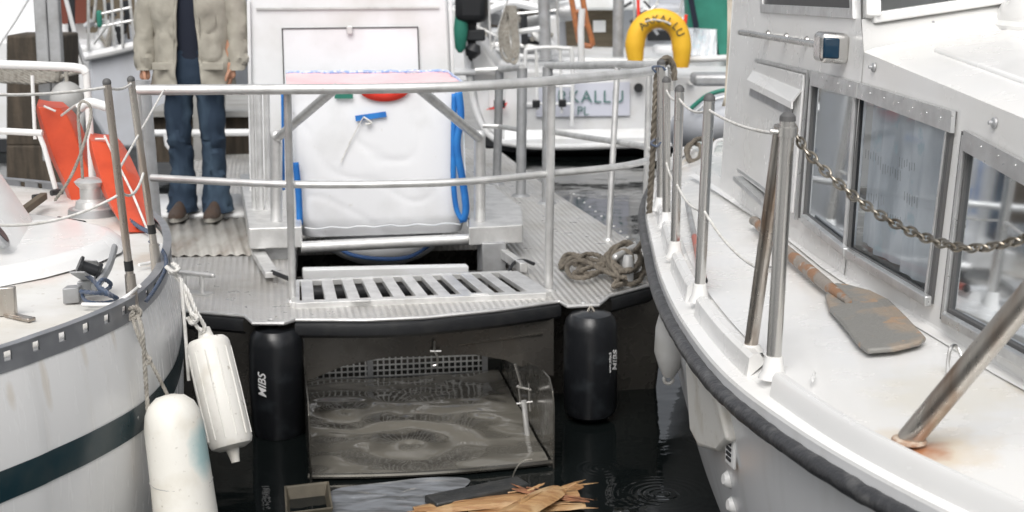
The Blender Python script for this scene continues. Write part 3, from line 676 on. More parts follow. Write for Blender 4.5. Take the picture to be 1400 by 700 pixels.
MB().add([V((.98, 8.9, .98)), V((3.02, 8.9, .98)), V((3.02, 8.9, .9)), V((.98, 8.9, .9))], [(0, 1, 2, 3)]).build('transom_cap', 'gel', rm)
# cabin walls: planes
def plane(xa, ya, xb, yb, tum=.055):
    p0 = V((xa, ya, 1.2)); t = (V((xb, yb, 1.2)) - p0).normalized(); up = V((tum, 0, 1)).normalized(); return p0, t.cross(up).normalized()
PA = plane(.99, 6.9, 1.12, 4.9); PB = plane(1.12, 4.9, 1.27, 3.6)
def wa(x, y, out=0.): 
    n = PA[1] if PA[1].x < 0 else -PA[1]; return onp(x, y, PA[0] + n * out, n)
def wbp(x, y, out=0.):
    n = PB[1] if PB[1].x < 0 else -PB[1]; return onp(x, y, PB[0] + n * out, n)
NA = PA[1] if PA[1].x < 0 else -PA[1]; NB = PB[1] if PB[1].x < 0 else -PB[1]
knuckle_top = wa(1181, 71); knuckle_low = wa(1152, 372)
def wallpiece(pts, holes, name, m='gel'):
    mb = MB(); vs, fs = fill(pts, holes); mb.add(vs, fs); return mb.build(name, m, rm, smooth=False, solid=.0)
# aft wall (plane A), window opening
w1a = [wa(1112, 100), wa(1173, 117), wa(1157, 345), wa(1098, 298)]
w1b = [wbp(1173, 117), wbp(1302, 157), wbp(1269, 412), wbp(1157, 345)]
w2b = [wbp(1320, 184), wbp(1460, 262), wbp(1440, 517), wbp(1291, 434)]
def ins(q, k): c = sum(q, V()) / 4; return [c + (p - c) * k for p in q]
upA = [wa(1172, -70), wa(1181, 71), wa(1152, 400), wa(1095, 345), wa(985, 268), wa(984, 268) , wa(1003, 0), wa(1008, -70)]
upA = [wa(1174, -160), wa(1177, 30), wa(1181, 71), wa(1152, 400), wa(1080, 345), wa(983, 275), wa(1003, 0), wa(1012, -160)]
# keep knuckle shared edge
w1hole = [wa(1112, 100), wa(1174, 117), wa(1156, 347), wa(1098, 298)]
wallpiece(upA, [ins(w1hole, .97)], 'cabin_wall')
e0, e1 = wbp(1181, 71), wbp(1400, 162); edir = (e1 - e0)
e2 = e0 + edir * 1.9
lowB = [wbp(1152, 400), wbp(1290, 480), wbp(1420, 560)]
b2 = lowB[2] + (lowB[2] - lowB[1]).normalized() * .8
wallpiece([e0, e1, e2, b2, lowB[2], lowB[1], lowB[0]], [ins(w1b, .97), ins(w2b, .985)], 'cabin_wall')
# coving at the foot of the wall
cov = [V((cabx(Y) - .035, Y, sheer(Y) + .05)) for Y in [7.4 - .2 * i for i in range(27)]]
MB().grid([cov, [V((p.x + .03, p.y, p.z + .008)) for p in cov], [V((p.x + .05, p.y, p.z + .05)) for p in cov]]).build('wall_coving', 'gel', rm)
# trunk roof
roof_in = [V((2.0, p.y, p.z + .12)) for p in (e0, e1, e2)]; r1 = [p + V((.03, 0, .012)) for p in (e0, e1, e2)]
mb = MB(); rr = [[e0, e1, e2], r1, [p + V((.12, 0, .03)) for p in (e0, e1, e2)], roof_in]
rr += [[mirr(p) for p in r] for r in rr[::-1]]
mb.grid([catmull(r, 6) for r in rr]); mb.build('cabin_roof', 'gel', rm)
MB().add([e2, b2, mirr(b2), mirr(e2), V((2.0, e2.y, e2.z + .12))], [(0, 1, 2, 3), (0, 3, 4)]).build('cabin_front', 'gel', rm)
rp_ = [e0.lerp(e2, .10) + V((.14, 0, .034)), e0.lerp(e2, .44) + V((.14, 0, .034)), e0.lerp(e2, .44) + V((.46, 0, .066)), e0.lerp(e2, .10) + V((.46, 0, .066))]
MB().prism([p - V((0, 0, .01)) for p in rp_], V((0, 0, .022))).build('roof_hatch', 'gel', rm, bevel=.009, seg=3)
# raised moulding across roof
mb = MB(); a = wbp(1183, 73) ; z0 = a.z
hz = [V((a.x, a.y, a.z)), V((a.x + .02, a.y + .10, a.z + .11)), V((2.0, a.y + .36, a.z + .20)), V((2.0, a.y + .1, a.z + .1))]
ws0 = wa(1178, 27)
MB().add([e0, ws0, V((2.0, ws0.y + .25, ws0.z + .1)), V((2.0, e0.y + .05, e0.z + .12))], [(0, 1, 2, 3)]).build('windscreen_coaming', 'gel', rm, solid=.004)
# wheelhouse: windscreen
wsb = [ws0 + V((.035, 0, .006)), V((2.0, ws0.y + .24, ws0.z + .105))]; up_ = V((.02, .25, .6))
mb = MB(); mb.beam(wsb[0], wsb[1], .03, .035); mb.beam(wsb[0], wsb[0] + up_, .05, .05, V((1, 0, 0))); mb.beam(wsb[0].lerp(wsb[1], .98), wsb[1] + up_, .04, .04, V((1, 0, 0))); mb.beam(wsb[0] + up_, wsb[1] + up_, .04, .04)
mb.build('windscreen_frame', 'gel', rm, bevel=.005)
MB().add([wsb[0], wsb[1], wsb[1] + up_, wsb[0] + up_], [(0, 1, 2, 3)]).build('windscreen', 'glass', rm)
wtop = [wa(1174, -160), wa(1012, -160)]; MB().add([wtop[0], wtop[1], mirr(wtop[1]), mirr(wtop[0])], [(0, 1, 2, 3)]).build('wheelhouse_roof', 'gel', rm, solid=.04)
MB().add([wa(983, 275), wa(1012, -160), mirr(wa(1012, -160)), mirr(wa(983, 275))], [(0, 1, 2, 3)]).build('wheelhouse_aft_wall', 'gel', rm)
# rounded locker on roof
c = V((1.93, 4.95, e0.z + .10)); mb = MB(); mb.sphere(c, .30, 24, 12, (1, .9, .55)); lk = mb.build('roof_ventilator', 'gel', rm)
mb = MB(); mb.lathe(c - V((0, 0, .03)), c + V((0, 0, .0)), [(0, .315), (.5, .315), (1, .30)], 28); mb.build('ventilator_flange', 'gel', lk)
# interior
mb = MB(); mb.box((2.0, 4.6, 1.25), (1.2, 2.6, .02)); mb.box((2.55, 4.6, 1.5), (.02, 2.6, .5)); mb.build('cabin_lining', 'cabin_in', rm)
def frame(q, wd, out, name, m, fn, side='al_frame', parent=None, thick=.02):
    mb = MB(); n = (q[1] - q[0]).cross(q[3] - q[0]).normalized()
    if n.x > 0: n = -n
    c = sum(q, V()) / 4; inn = []
    for i in range(4):
        a = (q[(i + 1) % 4] - q[i]).normalized(); b = (q[i - 1] - q[i]).normalized(); s = max(.3, a.cross(b).length); inn.append(q[i] + (a + b) * wd / s)
    o_ = [p + n * out for p in q]; i_ = [p + n * out for p in inn]; ob = [p - n * (thick - out) for p in q]; ib = [p - n * (thick - out) for p in inn]
    mb.grid([ob + ob[:1], o_ + o_[:1], i_ + i_[:1], ib + ib[:1]]); return mb.build(name, m, parent or rm, smooth=False, bevel=.002), inn, n
def window(quads, wd=.020):
    res = []
    for q in quads:
        f, inn, n = frame(q, wd, .012, 'window_frame', 'al_frame', None)
        g = MB(); g.add([p - n * .006 for p in inn], [(0, 1, 2, 3)]); g.build('window_pane', 'glass', f)
        f2, inn2, _ = frame(inn, .012, .004, 'window_seal', 'seal', None, parent=f)
        res.append((f, inn, n))
    return res
w1 = window([w1a, w1b], .011); w2 = window([w2b])
# header band & sill on the first window, sloping outer trim
for (a, b, c_, d_) in ((wa(1108, 96, .013), wa(1174, 113, .013), wa(1172, 134, .013), wa(1110, 117, .013)), (wbp(1174, 113, .013), wbp(1304, 152, .013), wbp(1302, 182, .013), wbp(1173, 134, .013)), (wbp(1320, 178, .013), wbp(1470, 258, .013), wbp(1470, 292, .013), wbp(1319, 206, .013))):
    MB().add([a, b, c_, d_], [(0, 1, 2, 3)]).build('window_header', 'al_frame', rm, solid=.012, smooth=False)
for (a, b) in ((wa(1098, 298, .02), wa(1157, 345, .02)), (wbp(1157, 345, .02), wbp(1269, 412, .02)), (wbp(1291, 434, .02), wbp(1440, 517, .02))):
    MB().beam(a, b, .022, .03).build('window_sill', 'al_frame', rm, bevel=.004)
for f in (lambda o: (wbp(1304, 152, o), wbp(1272, 414, o)), lambda o: (wbp(1319, 180, o), wbp(1289, 437, o)), lambda o: (wa(1108, 96, o), wa(1094, 298, o))):
    a, b = f(.006); MB().beam(a, b, .022, .010, NB).build('window_trim', 'seal', rm)
# white bar inside second window, curtains
def curt(q, n, k, name, amp=.010, per=26):
    mb = MB(); rows = []
    for j in range(2):
        rows.append([q[0].lerp(q[1], i / 60).lerp(q[3].lerp(q[2], i / 60), j) - n * (k + amp * math.sin(i / 60 * per) + .6 * amp * math.sin(i / 60 * per * 2.3 + 1)) for i in range(61)])
    mb.grid(rows); return mb.build(name, 'curtain', rm)
curt([wa(1120, 112), wa(1172, 126), wa(1155, 338), wa(1104, 300)], NA, .03, 'curtain', .010, 9)
curt([wbp(1180, 132), wbp(1282, 168), wbp(1256, 394), wbp(1164, 330)], NB, .032, 'curtain', .013, 15)
o_ = curt([wbp(1290, 160), wbp(1480, 250), wbp(1480, 560), wbp(1270, 440)], NB, .30, 'dark_drape', .03, 9); o_.data.materials[0] = M['cabin_in']
curt([wbp(1338, 215), wbp(1366, 228), wbp(1346, 440), wbp(1318, 424)], NB, .12, 'curtain', .012, 6).data.materials[0] = M['galv_dark']
mb = MB(); random.seed(3)
for cx0, cy0, nn_ in ((1192, 205, 7), (1212, 222, 9), (1238, 215, 7), (1245, 262, 6), (1196, 262, 7), (1222, 290, 6)):
    for k in range(nn_): x = cx0 + k * 3.4 - 8; y = cy0 + k * 1.3 + random.uniform(-2, 2); mb.beam(wbp(x, y, -.012), wbp(x - .6, y + 12 + random.uniform(-3, 3), -.012), .0016, .0012, NB)
mb.build('curtain_pattern', 'galv_dark', rm)
MB().beam(wbp(1258, 165, -.12), wbp(1238, 372, -.12), .03, .02, NB).build('blue_curtain_edge', 'blue', rm)
mb = MB(); mb.tube([wbp(1330, 215, -.03), wbp(1420, 262, -.03)], .012, 8); mb.build('curtain_rail', 'gel', rm)
for (A0, B0_, fn, k_) in (((1122, 108), (1170, 120), wa, 3), ((1180, 124), (1296, 164), wbp, 6), ((1330, 194), (1400, 232), wbp, 3), ((1160, 352), (1264, 414), wbp, 5), ((1104, 308), (1150, 344), wa, 3)):
    for i in range(k_):
        t_ = (i + .5) / k_; p = fn(A0[0] + (B0_[0] - A0[0]) * t_, A0[1] + (B0_[1] - A0[1]) * t_, .019)
        MB().lathe(p, p + NB * .0025, [(0, .0026), (1, .002)], 8).build('frame_screw', 'al_frame', rm)
for px_, py_ in ((1140, 520), (775, 0)):
    if px_ > 1000: MB().box(on(px_ - 28, py_ - 5, 1.128), (.09, .03, .006), V((.3, 1, 0))).build('deck_pad', 'gel', rm, bevel=.003)
# upper wheelhouse side window
q = [wa(1044, -120), wa(1166, -110), wa(1170, 26), wa(1042, 17)]
f, inn, n = frame(q, .035, .010, 'window_frame', 'al_frame', None); MB().add([p + n * .002 for p in inn], [(0, 1, 2, 3)]).build('window_pane', 'black_plastic', f)
# raised ventilation panel
q = [wa(1033, 84, .008), wa(1102, 102, .008), wa(1086, 292, .008), wa(1010, 236, .008)]
MB().prism(q, NA * .01).build('ventilation_panel', 'gel', rm, bevel=.004)
q = [wa(1030, 97, .02), wa(1095, 124, .02), wa(1084, 152, .02), wa(1020, 122, .02)]
mb = MB(); qq = [q[0], q[1], wa(1083, 140, .045), wa(1022, 109, .045)]
mb.add([*qq, wa(1083, 149, .045), wa(1022, 118, .045)], [(0, 1, 2, 3), (3, 2, 4, 5)]); mb.build('ventilation_hood', 'gel', rm, solid=.006, smooth=False)
MB().add([wa(1026, 118, .022), wa(1084, 146, .022), wa(1082, 160, .022), wa(1024, 130, .022)], [(0, 1, 2, 3)]).build('ventilation_slot', 'galv_dark', rm)
for l in ([(1034, 82), (1106, 98)], [(1106, 98), (1088, 300)], [(1010, 232), (1060, 268)]):
    MB().beam(wa(*l[0], .012), wa(*l[1], .012), .012, .014, NA).build('panel_trim', 'al_frame', rm)
MB().beam(wa(1010, 244, .03), wa(1062, 290, .03), .02, .05, NA).build('lower_vent_lip', 'al_frame', rm)
# handrail and side light
a, b = wa(1012, 44, .07), wa(1122, 62, .07)
hr = MB().tube([a, b], .013, 12).build('handrail', 'steel', rm)
for t in (.18, .42, .66, .9):
    p = a.lerp(b, t); mb = MB(); mb.tube([p, p - NA * .07], .008, 8); mb.lathe(p - NA * .068, p - NA * .06, [(0, .02), (1, .018)], 12); mb.build('handrail_bracket', 'steel', hr)
c = wa(1136, 65, .05)
u = V((PA[1].y, -PA[1].x, 0)).normalized(); ta = (wa(1150, 60) - wa(1100, 50)).normalized()
sl_ = MB().box(c, (.11, .10, .105), ta, NA).build('side_light', 'steel', rm, bevel=.02, seg=4)
MB().box(c + NA * .014 + ta * .03, (.062, .056, .07), ta, NA).build('lamp_lens', 'lens_green', sl_, bevel=.006)
for px_, py_, fn in ((1195, 92, wbp), (1360, 168, wbp), (1238, 28, None)):
    p = fn(px_, py_, .002) if fn else V((e0.x + .25, e0.y + .12, e0.z + .09)); nn = NB if fn else V((0, 0, 1))
    mb = MB(); mb.lathe(p, p + nn * .018, [(0, .016), (.3, .014), (.5, .006), (1, .005)], 12); mb.build('cover_stud', 'galv_dark', rm)
# beige canvas at the aft corner
mb = MB(); rows = []
for j in range(16):
    t = j / 15; y = -60 + t * 205; l_ = wa(1000 - 10 * t + (2 * math.sin(j)), y); rows.append([at(x, y, l_.y + .06) for x in (994 - 4 * t + 4 * (1 - math.cos(t * 6)) * .3, 1003 - 6 * t, 1011 - 18 * t ** 3 - 6 * t)])
mb.grid(rows).build('canvas_edge', 'canvas', rm, solid=.006)
# stanchions on flared sockets
def stanchion(bx, by, tx, ty, r, zoff=.045, socket=True, name='stanchion'):
    # iterate deck height
    z = 1.1
    for _ in range(4): p = on(bx, by, z); z = sheer(p.y) + zoff
    t = at(tx, ty, p.y)
    mb = MB(); mb.tube([p, t + V((0, 0, -.012))], r, 16)
    s_ = mb.build(name, 'steel', rm)
    mb = MB(); mb.lathe(t + V((0, 0, -.014)), t + V((0, 0, .012)), [(0, r * 1.05), (.5, r * 1.0), (.85, r * .6), (1, 0.001)], 14); mb.build('stanchion_cap', 'seal', s_)
    if socket: mb = MB(); mb.lathe(p - V((0, 0, .06)), p + V((0, 0, .002)), [(0, r * 2.0), (.1, r * 1.9), (.35, r * 1.45), (1, r * 1.18)], 18); mb.build('stanchion_socket', 'gel', s_)
    return p, t
S1 = stanchion(1058, 487, 1077, 158, .0205); S2 = stanchion(957, 388, 970, 132, .0185); S3 = stanchion(923, 330, 929, 120, .018); S4 = stanchion(911, 290, 911, 108, .018); S5 = stanchion(903, 270, 904, 84, .019)
# toe kerb in lengths between the stanchion sockets
gaps = sorted([q[0].y for q in (S1, S2, S3, S4)]); segs_ = []; cur = []
for i in range(len(ro)):
    if any(abs(ro[i].y - g_) < .085 for g_ in gaps):
        if len(cur) > 1: segs_.append(cur)
        cur = []
    else: cur.append(i)
segs_.append(cur)
for sgm in segs_:
    mb = MB(); rws = [[kr[i] for i in sgm] for kr in KERB]; n_ = len(sgm); mb.grid(rws); mb.f += [tuple(k * n_ for k in range(5)), tuple(k * n_ + n_ - 1 for k in range(5))]; mb.build('toe_kerb', 'gel', rm)
mb = MB(); mb.grid([kerbline(-.05, -.042), kerbline(-.12, -.006)]); mb.build('waterway', 'gel', rm)
# brace of first stanchion
bz = on(1027, 470, 1.125); MB().tube([bz, S1[1] + V((-.012, .02, -.03))], .0195, 14).build('stanchion_brace', 'steel_rusty', rm)
mb = MB(); mb.lathe(bz - V((0, 0, .02)), bz + V((0, 0, .0)), [(0, .035), (1, .024)], 14); mb.build('brace_foot', 'gel', rm)
# collar with eye
t = S1[1]; mb = MB(); mb.lathe(t + V((0, 0, -.055)), t + V((0, 0, -.03)), [(0, .025), (1, .025)], 14); mb.tube([t + V((0, 0, -.045)), t + V((-.045, 0, -.04))], .007, 8); mb.build('eye_collar', 'steel', rm)
# pulpit leg with rusty foot
pz = on(1243, 600, sheer(3.25) + .022); p2 = at(1420, 388, 2.95)
MB().tube([pz, p2, p2 + (p2 - pz).normalized() * .5], .028, 18).build('pulpit_leg', 'steel_rusty', rm)
mb = MB(); mb.lathe(pz - V((0, 0, .006)), pz + V((0, 0, .004)), [(0, .040), (.7, .038), (1, .032)], 20); mb.build('pulpit_foot', mat('rusted_foot', (.30, .14, .07), .7, col2=(.55, .47, .38), scale=30, lo=.4, hi=.6), rm)
# deck eye
mb = MB(); mb.tube([on(1296, 528, 1.12), on(1296, 498, 1.17), on(1300, 476, 1.21), on(1308, 474, 1.21), on(1316, 492, 1.18)], .005, 8, sm=4); mb.build('deck_eye', 'steel', rm)
# lifelines
mb = MB()
def line(mb, a, b, sag, r, k=10):
    mb.tube([a.lerp(b, i / k) - V((0, 0, sag * 4 * (i / k) * (1 - i / k))) for i in range(k + 1)], r, 8)
def dn(s, f): return s[1].lerp(s[0], f)
tops = [dn(S1, .07), dn(S2, .07), dn(S3, .07), dn(S4, .08)]
line(mb, tops[0] + V((-.04, 0, 0)), tops[1], .012, .0045); line(mb, tops[1], tops[2], .025, .0045); line(mb, tops[2], tops[3], .02, .0045)
lows = [dn(S1, .63), dn(S2, .6), dn(S3, .62), dn(S4, .62)]
line(mb, bz.lerp(S1[1], .34), lows[1], .03, .0045); line(mb, lows[1], lows[2], .03, .0045); line(mb, lows[2], lows[3], .02, .0045)
mb.build('lifeline', 'rope_white', rm)
mb = MB(); q = bz.lerp(S1[1], .345); mb.tube([q + V((-.02, 0, 0)), q + V((.045, 0, .0))], .009, 10); mb.build('lifeline_toggle', 'steel', rm)
# rail box mid rail end near rope: top bend of aft pushpit
mb = MB(); mb.tube([at(903, 100, 6.70), at(905, 90, 6.72), at(912, 86, 6.78), at(918, 92, 6.95), at(918, 120, 7.1)], .019, 12, sm=4); mb.build('pushpit_bend', 'steel', rm)
# hull fittings
def hullpt(px, py, out=.0):
    # nearest hull strip: march along ray
    d = ray(px, py).normalized(); best = None; t = 2.0
    while t < 8:
        p = CAM + d * t
        bi = min(range(len(ro)), key=lambda i: abs(ro[i].y - p.y)); dz = p.z - ro[bi].z
        off = 0
        for (o0, z0), (o1, z1) in zip(prof[1:], prof[2:]):
            if z1 <= dz <= z0: off = o0 + (o1 - o0) * (z0 - dz) / (z0 - z1)
        if p.x > ro[bi].x - off and dz < .02: return p
        t += .01
    return CAM + d * 4
p = hullpt(1002, 612); tt = V((-.18, .98, 0)).normalized(); nn = V((-.98, -.18, .1)).normalized()
pl = MB().box(p + nn * .005, (.075, .012, .115), V((.2, -1, 0)), nn).build('hull_vent', 'gel', rm, bevel=.006)
mb = MB()
for i in range(4): mb.box(p + nn * .012 + V((0, 0, -.035 + i * .016)), (.035, .006, .009), V((.2, -1, 0)), nn)
mb.build('vent_slots', 'dark', pl)
for px_, py_ in ((997, 655), (1003, 690)) :
    p = hullpt(px_, py_); mb = MB(); mb.lathe(p - nn * .01, p + nn * .02, [(0, .028), (.6, .026), (1, .016)], 16); mb.build('through_hull', 'gel', rm)
# aft deck gear
mb = MB(); mb.rope([on(x, y, 1.05 + z) for x, y, z in ((945, 222, 0), (938, 205, .03), (946, 196, .06), (958, 200, .05), (956, 216, .02), (944, 220, .01), (940, 208, .03), (950, 192, .08), (966, 190, .06), (975, 196, .02), (955, 226, .0), (982, 228, 0))], .014)
tag(mb.build('coiled_rope', 'rope_brown'), 'brown rope coil lying on the motorboat aft deck behind the stanchions', 'rope')
mb = MB(); mb.tube([on(973, 212, 1.06), on(978, 195, 1.10), on(990, 192, 1.10), on(993, 206, 1.06)], .012, 8, sm=4); mb.build('aft_fairlead', 'gel', rm)
# hidden under rub rail: grey fender & white moulded fender on the hull
def latheobj(name, a, b, prof, m, label, cat, group=None, n=24):
    t = thing(name, label, cat, b, group); MB().lathe(a, b, prof, n).build('fender_body', m, t); return t
a, b = at(922, 420, 5.15), at(914, 516, 5.1)
t = latheobj('ball_fender', a, b, [(0, .03), (.05, .05), (.3, .062), (.65, .060), (.85, .040), (.95, .026), (1, .018)], 'pvc_grey', 'grey teardrop fender with an eye at its foot, squeezed between motorboat and work boat', 'fender')
mb = MB(); mb.tube([b + V((math.cos(k / 10 * 6.283) * .016, 0, math.sin(k / 10 * 6.283) * .016 - .008)) for k in range(10)], .007, 8, closed=True); mb.build('fender_eye', 'pvc_grey', t)
ft = thing('hull_pad_fender', 'flat white moulded fender hanging on the motorboat side under the rub rail', 'fender', at(970, 620, 4.3))
q = []
for x, y, Yd in ((936, 492, 4.75), (948, 500, 0), (968, 526, 0), (980, 546, 0), (993, 604, 0), (984, 619, 4.2), (952, 612, 4.45), (942, 590, 4.6)):
    q.append(at(x, y, Yd) if Yd else hullpt(x, y) + (CAM - hullpt(x, y)).normalized() * .16)
MB().prism(q, V((.05, .02, 0))).build('fender_body', 'pvc_white', ft, bevel=.018, seg=4)

# oar on the side deck
def dk(px_, py_, h=0.):
    z = 1.12
    for _ in range(4):
        p = on(px_, py_, z + h); z = sheer(p.y) + .055 * min(1, 1.15 * max(0, (p.x - .68) / max(.05, cabx(p.y) + .15 - .68)))
    return p
oar = thing('oar', 'weathered wooden oar with peeling varnish lying blade forward on the motorboat side deck', 'oar', dk(1190, 430))
blade_px = [(1128, 402), (1133, 392), (1142, 386), (1160, 388), (1190, 396), (1215, 408), (1240, 432), (1266, 460), (1258, 466), (1225, 474), (1186, 477), (1172, 466), (1152, 440), (1134, 420)]
bp = [dk(x, y, .028) for x, y in blade_px]; MB().prism(bp, V((0, 0, -.016))).build('blade', 'oar', oar, bevel=.006)
sh = [dk(1032, 302, .04), dk(1062, 332, .04), dk(1095, 360, .035), dk(1128, 388, .032), dk(1160, 412, .034)]
MB().tube(sh, [.017, .021, .022, .021, .011], 14, sm=5).build('shaft', 'oar_shaft', oar)
MB().sphere(sh[0], .024, 12, 8, (1, 1.3, .8)).build('grip', 'oar', oar)
a, b = dk(962, 384, .03), dk(940, 278, .03)
pole = thing('boathook', 'red and grey pole lying on the motorboat side deck behind the stanchions', 'pole', a)
MB().tube([a, a.lerp(b, .5)], .013, 10).build('handle', mat('faded_red', (.45, .12, .09), .5, col2=(.3, .2, .17), scale=14), pole); MB().tube([a.lerp(b, .5), b], .012, 10).build('pole', 'galv_dark', pole); MB().sphere(a, .015, 10, 6).build('grip', 'rubber', pole)
# chain from stanchion to pulpit
ch_px = [(1079, 166, 3.88), (1092, 190, 3.82), (1110, 215, 3.76), (1150, 254, 3.66), (1200, 292, 3.52), (1260, 323, 3.36), (1320, 339, 3.2), (1380, 332, 3.05), (1440, 312, 2.9)]
path = catmull([at(*q) for q in ch_px], 24); mb = MB(); seg = .030; acc = 0; k = 0; prev = path[0]
def link(c, d, roll, L_=.021, W=.0105, r=.0036):
    ref = V((0, 0, 1)); s = d.cross(ref).normalized(); u = s.cross(d); a = s * math.cos(roll) + u * math.sin(roll)
    mb.tube([c + d * (math.cos(t) * L_) + a * (math.sin(t) * W * (1.0 + .0)) for t in [6.28318 * i / 16 for i in range(16)]], r, 8, closed=True)
for i in range(1, len(path)):
    while (path[i] - prev).length + acc >= seg if False else (path[i] - prev).length >= seg:
        d = (path[i] - prev).normalized(); prev = prev + d * seg; link(prev, d, (.7 if k % 2 else .7 + math.pi / 2) + .1 * math.sin(k * 1.7)); k += 1
tag(mb.build('chain', 'brass'), 'tarnished steel chain drooping from the first stanchion across the cabin windows', 'chain')

# ================================================================== SAILING YACHT (left)
LZ = 1.12
ly = thing('sailing_yacht', 'white sailing yacht bow on the left with perforated toe rail and dark teal stripe', 'yacht', (-2.2, 4.9, 0))
lo_px = [(0, 492), (50, 475), (100, 457), (150, 436), (182, 418), (205, 398), (220, 378), (229, 352), (230, 335), (222, 314), (195, 293), (150, 276), (60, 258)]
lo = [V((-5.2, 1.5, LZ)), V((-3.6, 1.75, LZ)), V((-2.6, 2.3, LZ)), V((-2.05, 2.85, LZ)), V((-1.66, 3.4, LZ))] + [on(x, y, LZ) for x, y in lo_px] + [V((-2.9, 7.0, LZ)), V((-3.8, 7.1, LZ)), V((-5.2, 7.0, LZ))]
lo = catmull(lo, 8)
# travel: left->right->back: outward is right of travel => negative
lprof = [(0, 0), (-.012, -.06), (-.03, -.18), (-.038, -.32), (-.03, -.55), (.0, -.78), (.06, -.98), (.2, -1.2), (.5, -1.45)]
rows = [[V((q.x, q.y, LZ + dz)) for q in offset2(lo, off)] for off, dz in lprof]
rows = [[V((q.x, q.y, LZ + dz)) for q in catm] for (off, dz), catm in [(pr_, offset2(lo, pr_[0])) for pr_ in lprof]]
wps = [(at(x, y, Y_) - V((-2.2, 4.9, 0)), (.022, .018, .06 + .05 * (k % 2)), (.55, .47, .35), .4) for k, (x, y, Y_) in enumerate(((12, 545, 3.86), (62, 520, 3.98), (112, 490, 4.15), (150, 470, 4.3), (185, 445, 4.46)))]
MB().grid(rows).build('hull', spots(M['gel_hull'], wps), ly)
# stripe
def offz(z):
    for (o0, z0), (o1, z1) in zip(lprof, lprof[1:]):
        if z1 <= z - LZ <= z0: return o0 + (o1 - o0) * (z0 - (z - LZ)) / (z0 - z1)
    return 0
zs = [.735, .76, .79, .825]
MB().grid([[V((q.x, q.y, z + .0)) for q in offset2(lo, offz(z) - .003)] for z in zs]).build('boot_stripe', 'teal', ly)
# deck
inn = offset2(lo, .012, LZ - .005); cx_ = V((-5.2, 4.3, LZ + .02)); rows = []
for k in range(0, 8): rows.append([p.lerp(cx_, k / 7) + V((0, 0, .05 * math.sin(k / 7 * 1.57))) for p in inn])
dm = mat('yacht_deck', (.74, .735, .71), .45, col2=(.62, .60, .55), scale=4, lo=.4, hi=.7, col3=(.44, .40, .34), scale3=30, lo3=.64, hi3=.8, bump=.1, bscale=200, rvar=.1)
yo = V((-2.2, 4.9, 0))
def yl(x, y, z=LZ): return on(x, y, z) - yo
spots(dm, [(yl(62, 378), (.10, .20, .3), (.70, .52, .44), .3), (yl(130, 352), (.06, .08, .3), (.70, .52, .44), .25), (yl(165, 308), (.08, .13, .3), (.66, .45, .36), .35), (yl(205, 352), (.07, .15, .3), (.5, .38, .28), .4), (yl(60, 440), (.5, .1, .3), (.6, .56, .48), .3)])
MB().grid(rows).build('deck', dm, ly)
# toe rail with cut-outs
tr_ = MB(); path = lo[8:-8]; acc = [0.]
for a, b in zip(path, path[1:]): acc.append(acc[-1] + (b - a).length)
def along(s):
    for i in range(len(path) - 1):
        if acc[i] <= s <= acc[i + 1]:
            t = (s - acc[i]) / (acc[i + 1] - acc[i]); tn = (path[i + 1] - path[i]).normalized(); return path[i].lerp(path[i + 1], t), V((tn.y, -tn.x, 0))
    return path[-1], V((0, 1, 0))
tot = acc[-1]; s = 0; pitch_, hw = .108, .028; z0, z1, z2, z3 = LZ - .024, LZ - .006, LZ + .022, LZ + .032
def strip(mb, sa, sb, za, zb, out=.010, th=.005):
    n_ = max(1, int((sb - sa) / .03)); rr = [[], [], [], []]
    for i in range(n_ + 1):
        p, nn = along(min(tot, sa + (sb - sa) * i / n_)); o = p + nn * out; q = p + nn * (out - th)
        rr[0].append(V((q.x, q.y, za))); rr[1].append(V((o.x, o.y, za))); rr[2].append(V((o.x, o.y, zb))); rr[3].append(V((q.x, q.y, zb)))
    mb.grid(rr + [rr[0]])
strip(tr_, 0, tot, z0 - .012, z1); strip(tr_, 0, tot, z2, z3, .010)
while s < tot - pitch_: strip(tr_, s + hw, s + pitch_, z1, z2); s += pitch_
tr_.build('toe_rail', 'toerail', ly)
strip(mb2 := MB(), 0, tot, z3, z3 + .004, .012, .03); mb2.build('toe_rail_cap', 'toerail', ly)
# low fairing and cabin front
fp = [(50, 303), (110, 311), (160, 322), (173, 331), (166, 345), (130, 361), (60, 380), (0, 392), (-250, 430), (-250, 330)]
b0 = [on(x, y, LZ + .01) for x, y in fp]; cF = sum(b0, V()) / len(b0)
t0 = [p.lerp(cF, .12) + V((0, 0, .05)) for p in b0]
mb = MB(); mb.grid([b0, t0], True); mb.f.append(tuple(range(len(fp), 2 * len(fp)))); mb.build('deck_fairing', 'gel', ly, bevel=.03, seg=4)
B1, B2, B3 = on(52, 305, LZ + .04), on(26, 352, LZ + .04), on(-220, 410, LZ + .04); B0 = V((-3.6, B1.y + .3, LZ)); B4 = V((-3.6, B3.y, LZ))
T1, T2, T3 = at(-34, 180, B1.y + .1), at(-74, 225, B2.y + .05), at(-300, 290, B3.y + .05); T0 = V((-3.6, T1.y, T1.z)); T4 = V((-3.6, T3.y, T3.z))
mb = MB(); mb.grid([[B0, B1, B2, B3, B4], [T0, T1, T2, T3, T4]]); mb.add([T0, T1, T2, T3, T4], [(0, 1, 2, 3, 4)]); mb.build('cabin_trunk', 'gel', ly, bevel=.05, seg=4)
# dark porthole at the frame edge
fn_ = (B2 - B1).cross(T1 - B1).normalized(); fn_ = fn_ if fn_.dot(CAM - B1) > 0 else -fn_
p = onp(-2, 322, B1, fn_); MB().lathe(p - fn_ * .01, p + fn_ * .014, [(0, .05), (.7, .05), (1, .042)], 24).build('porthole', 'galv_dark', ly); MB().lathe(p, p + fn_ * .016, [(0, .036), (1, .036)], 24).build('porthole_pane', 'black_plastic', ly)
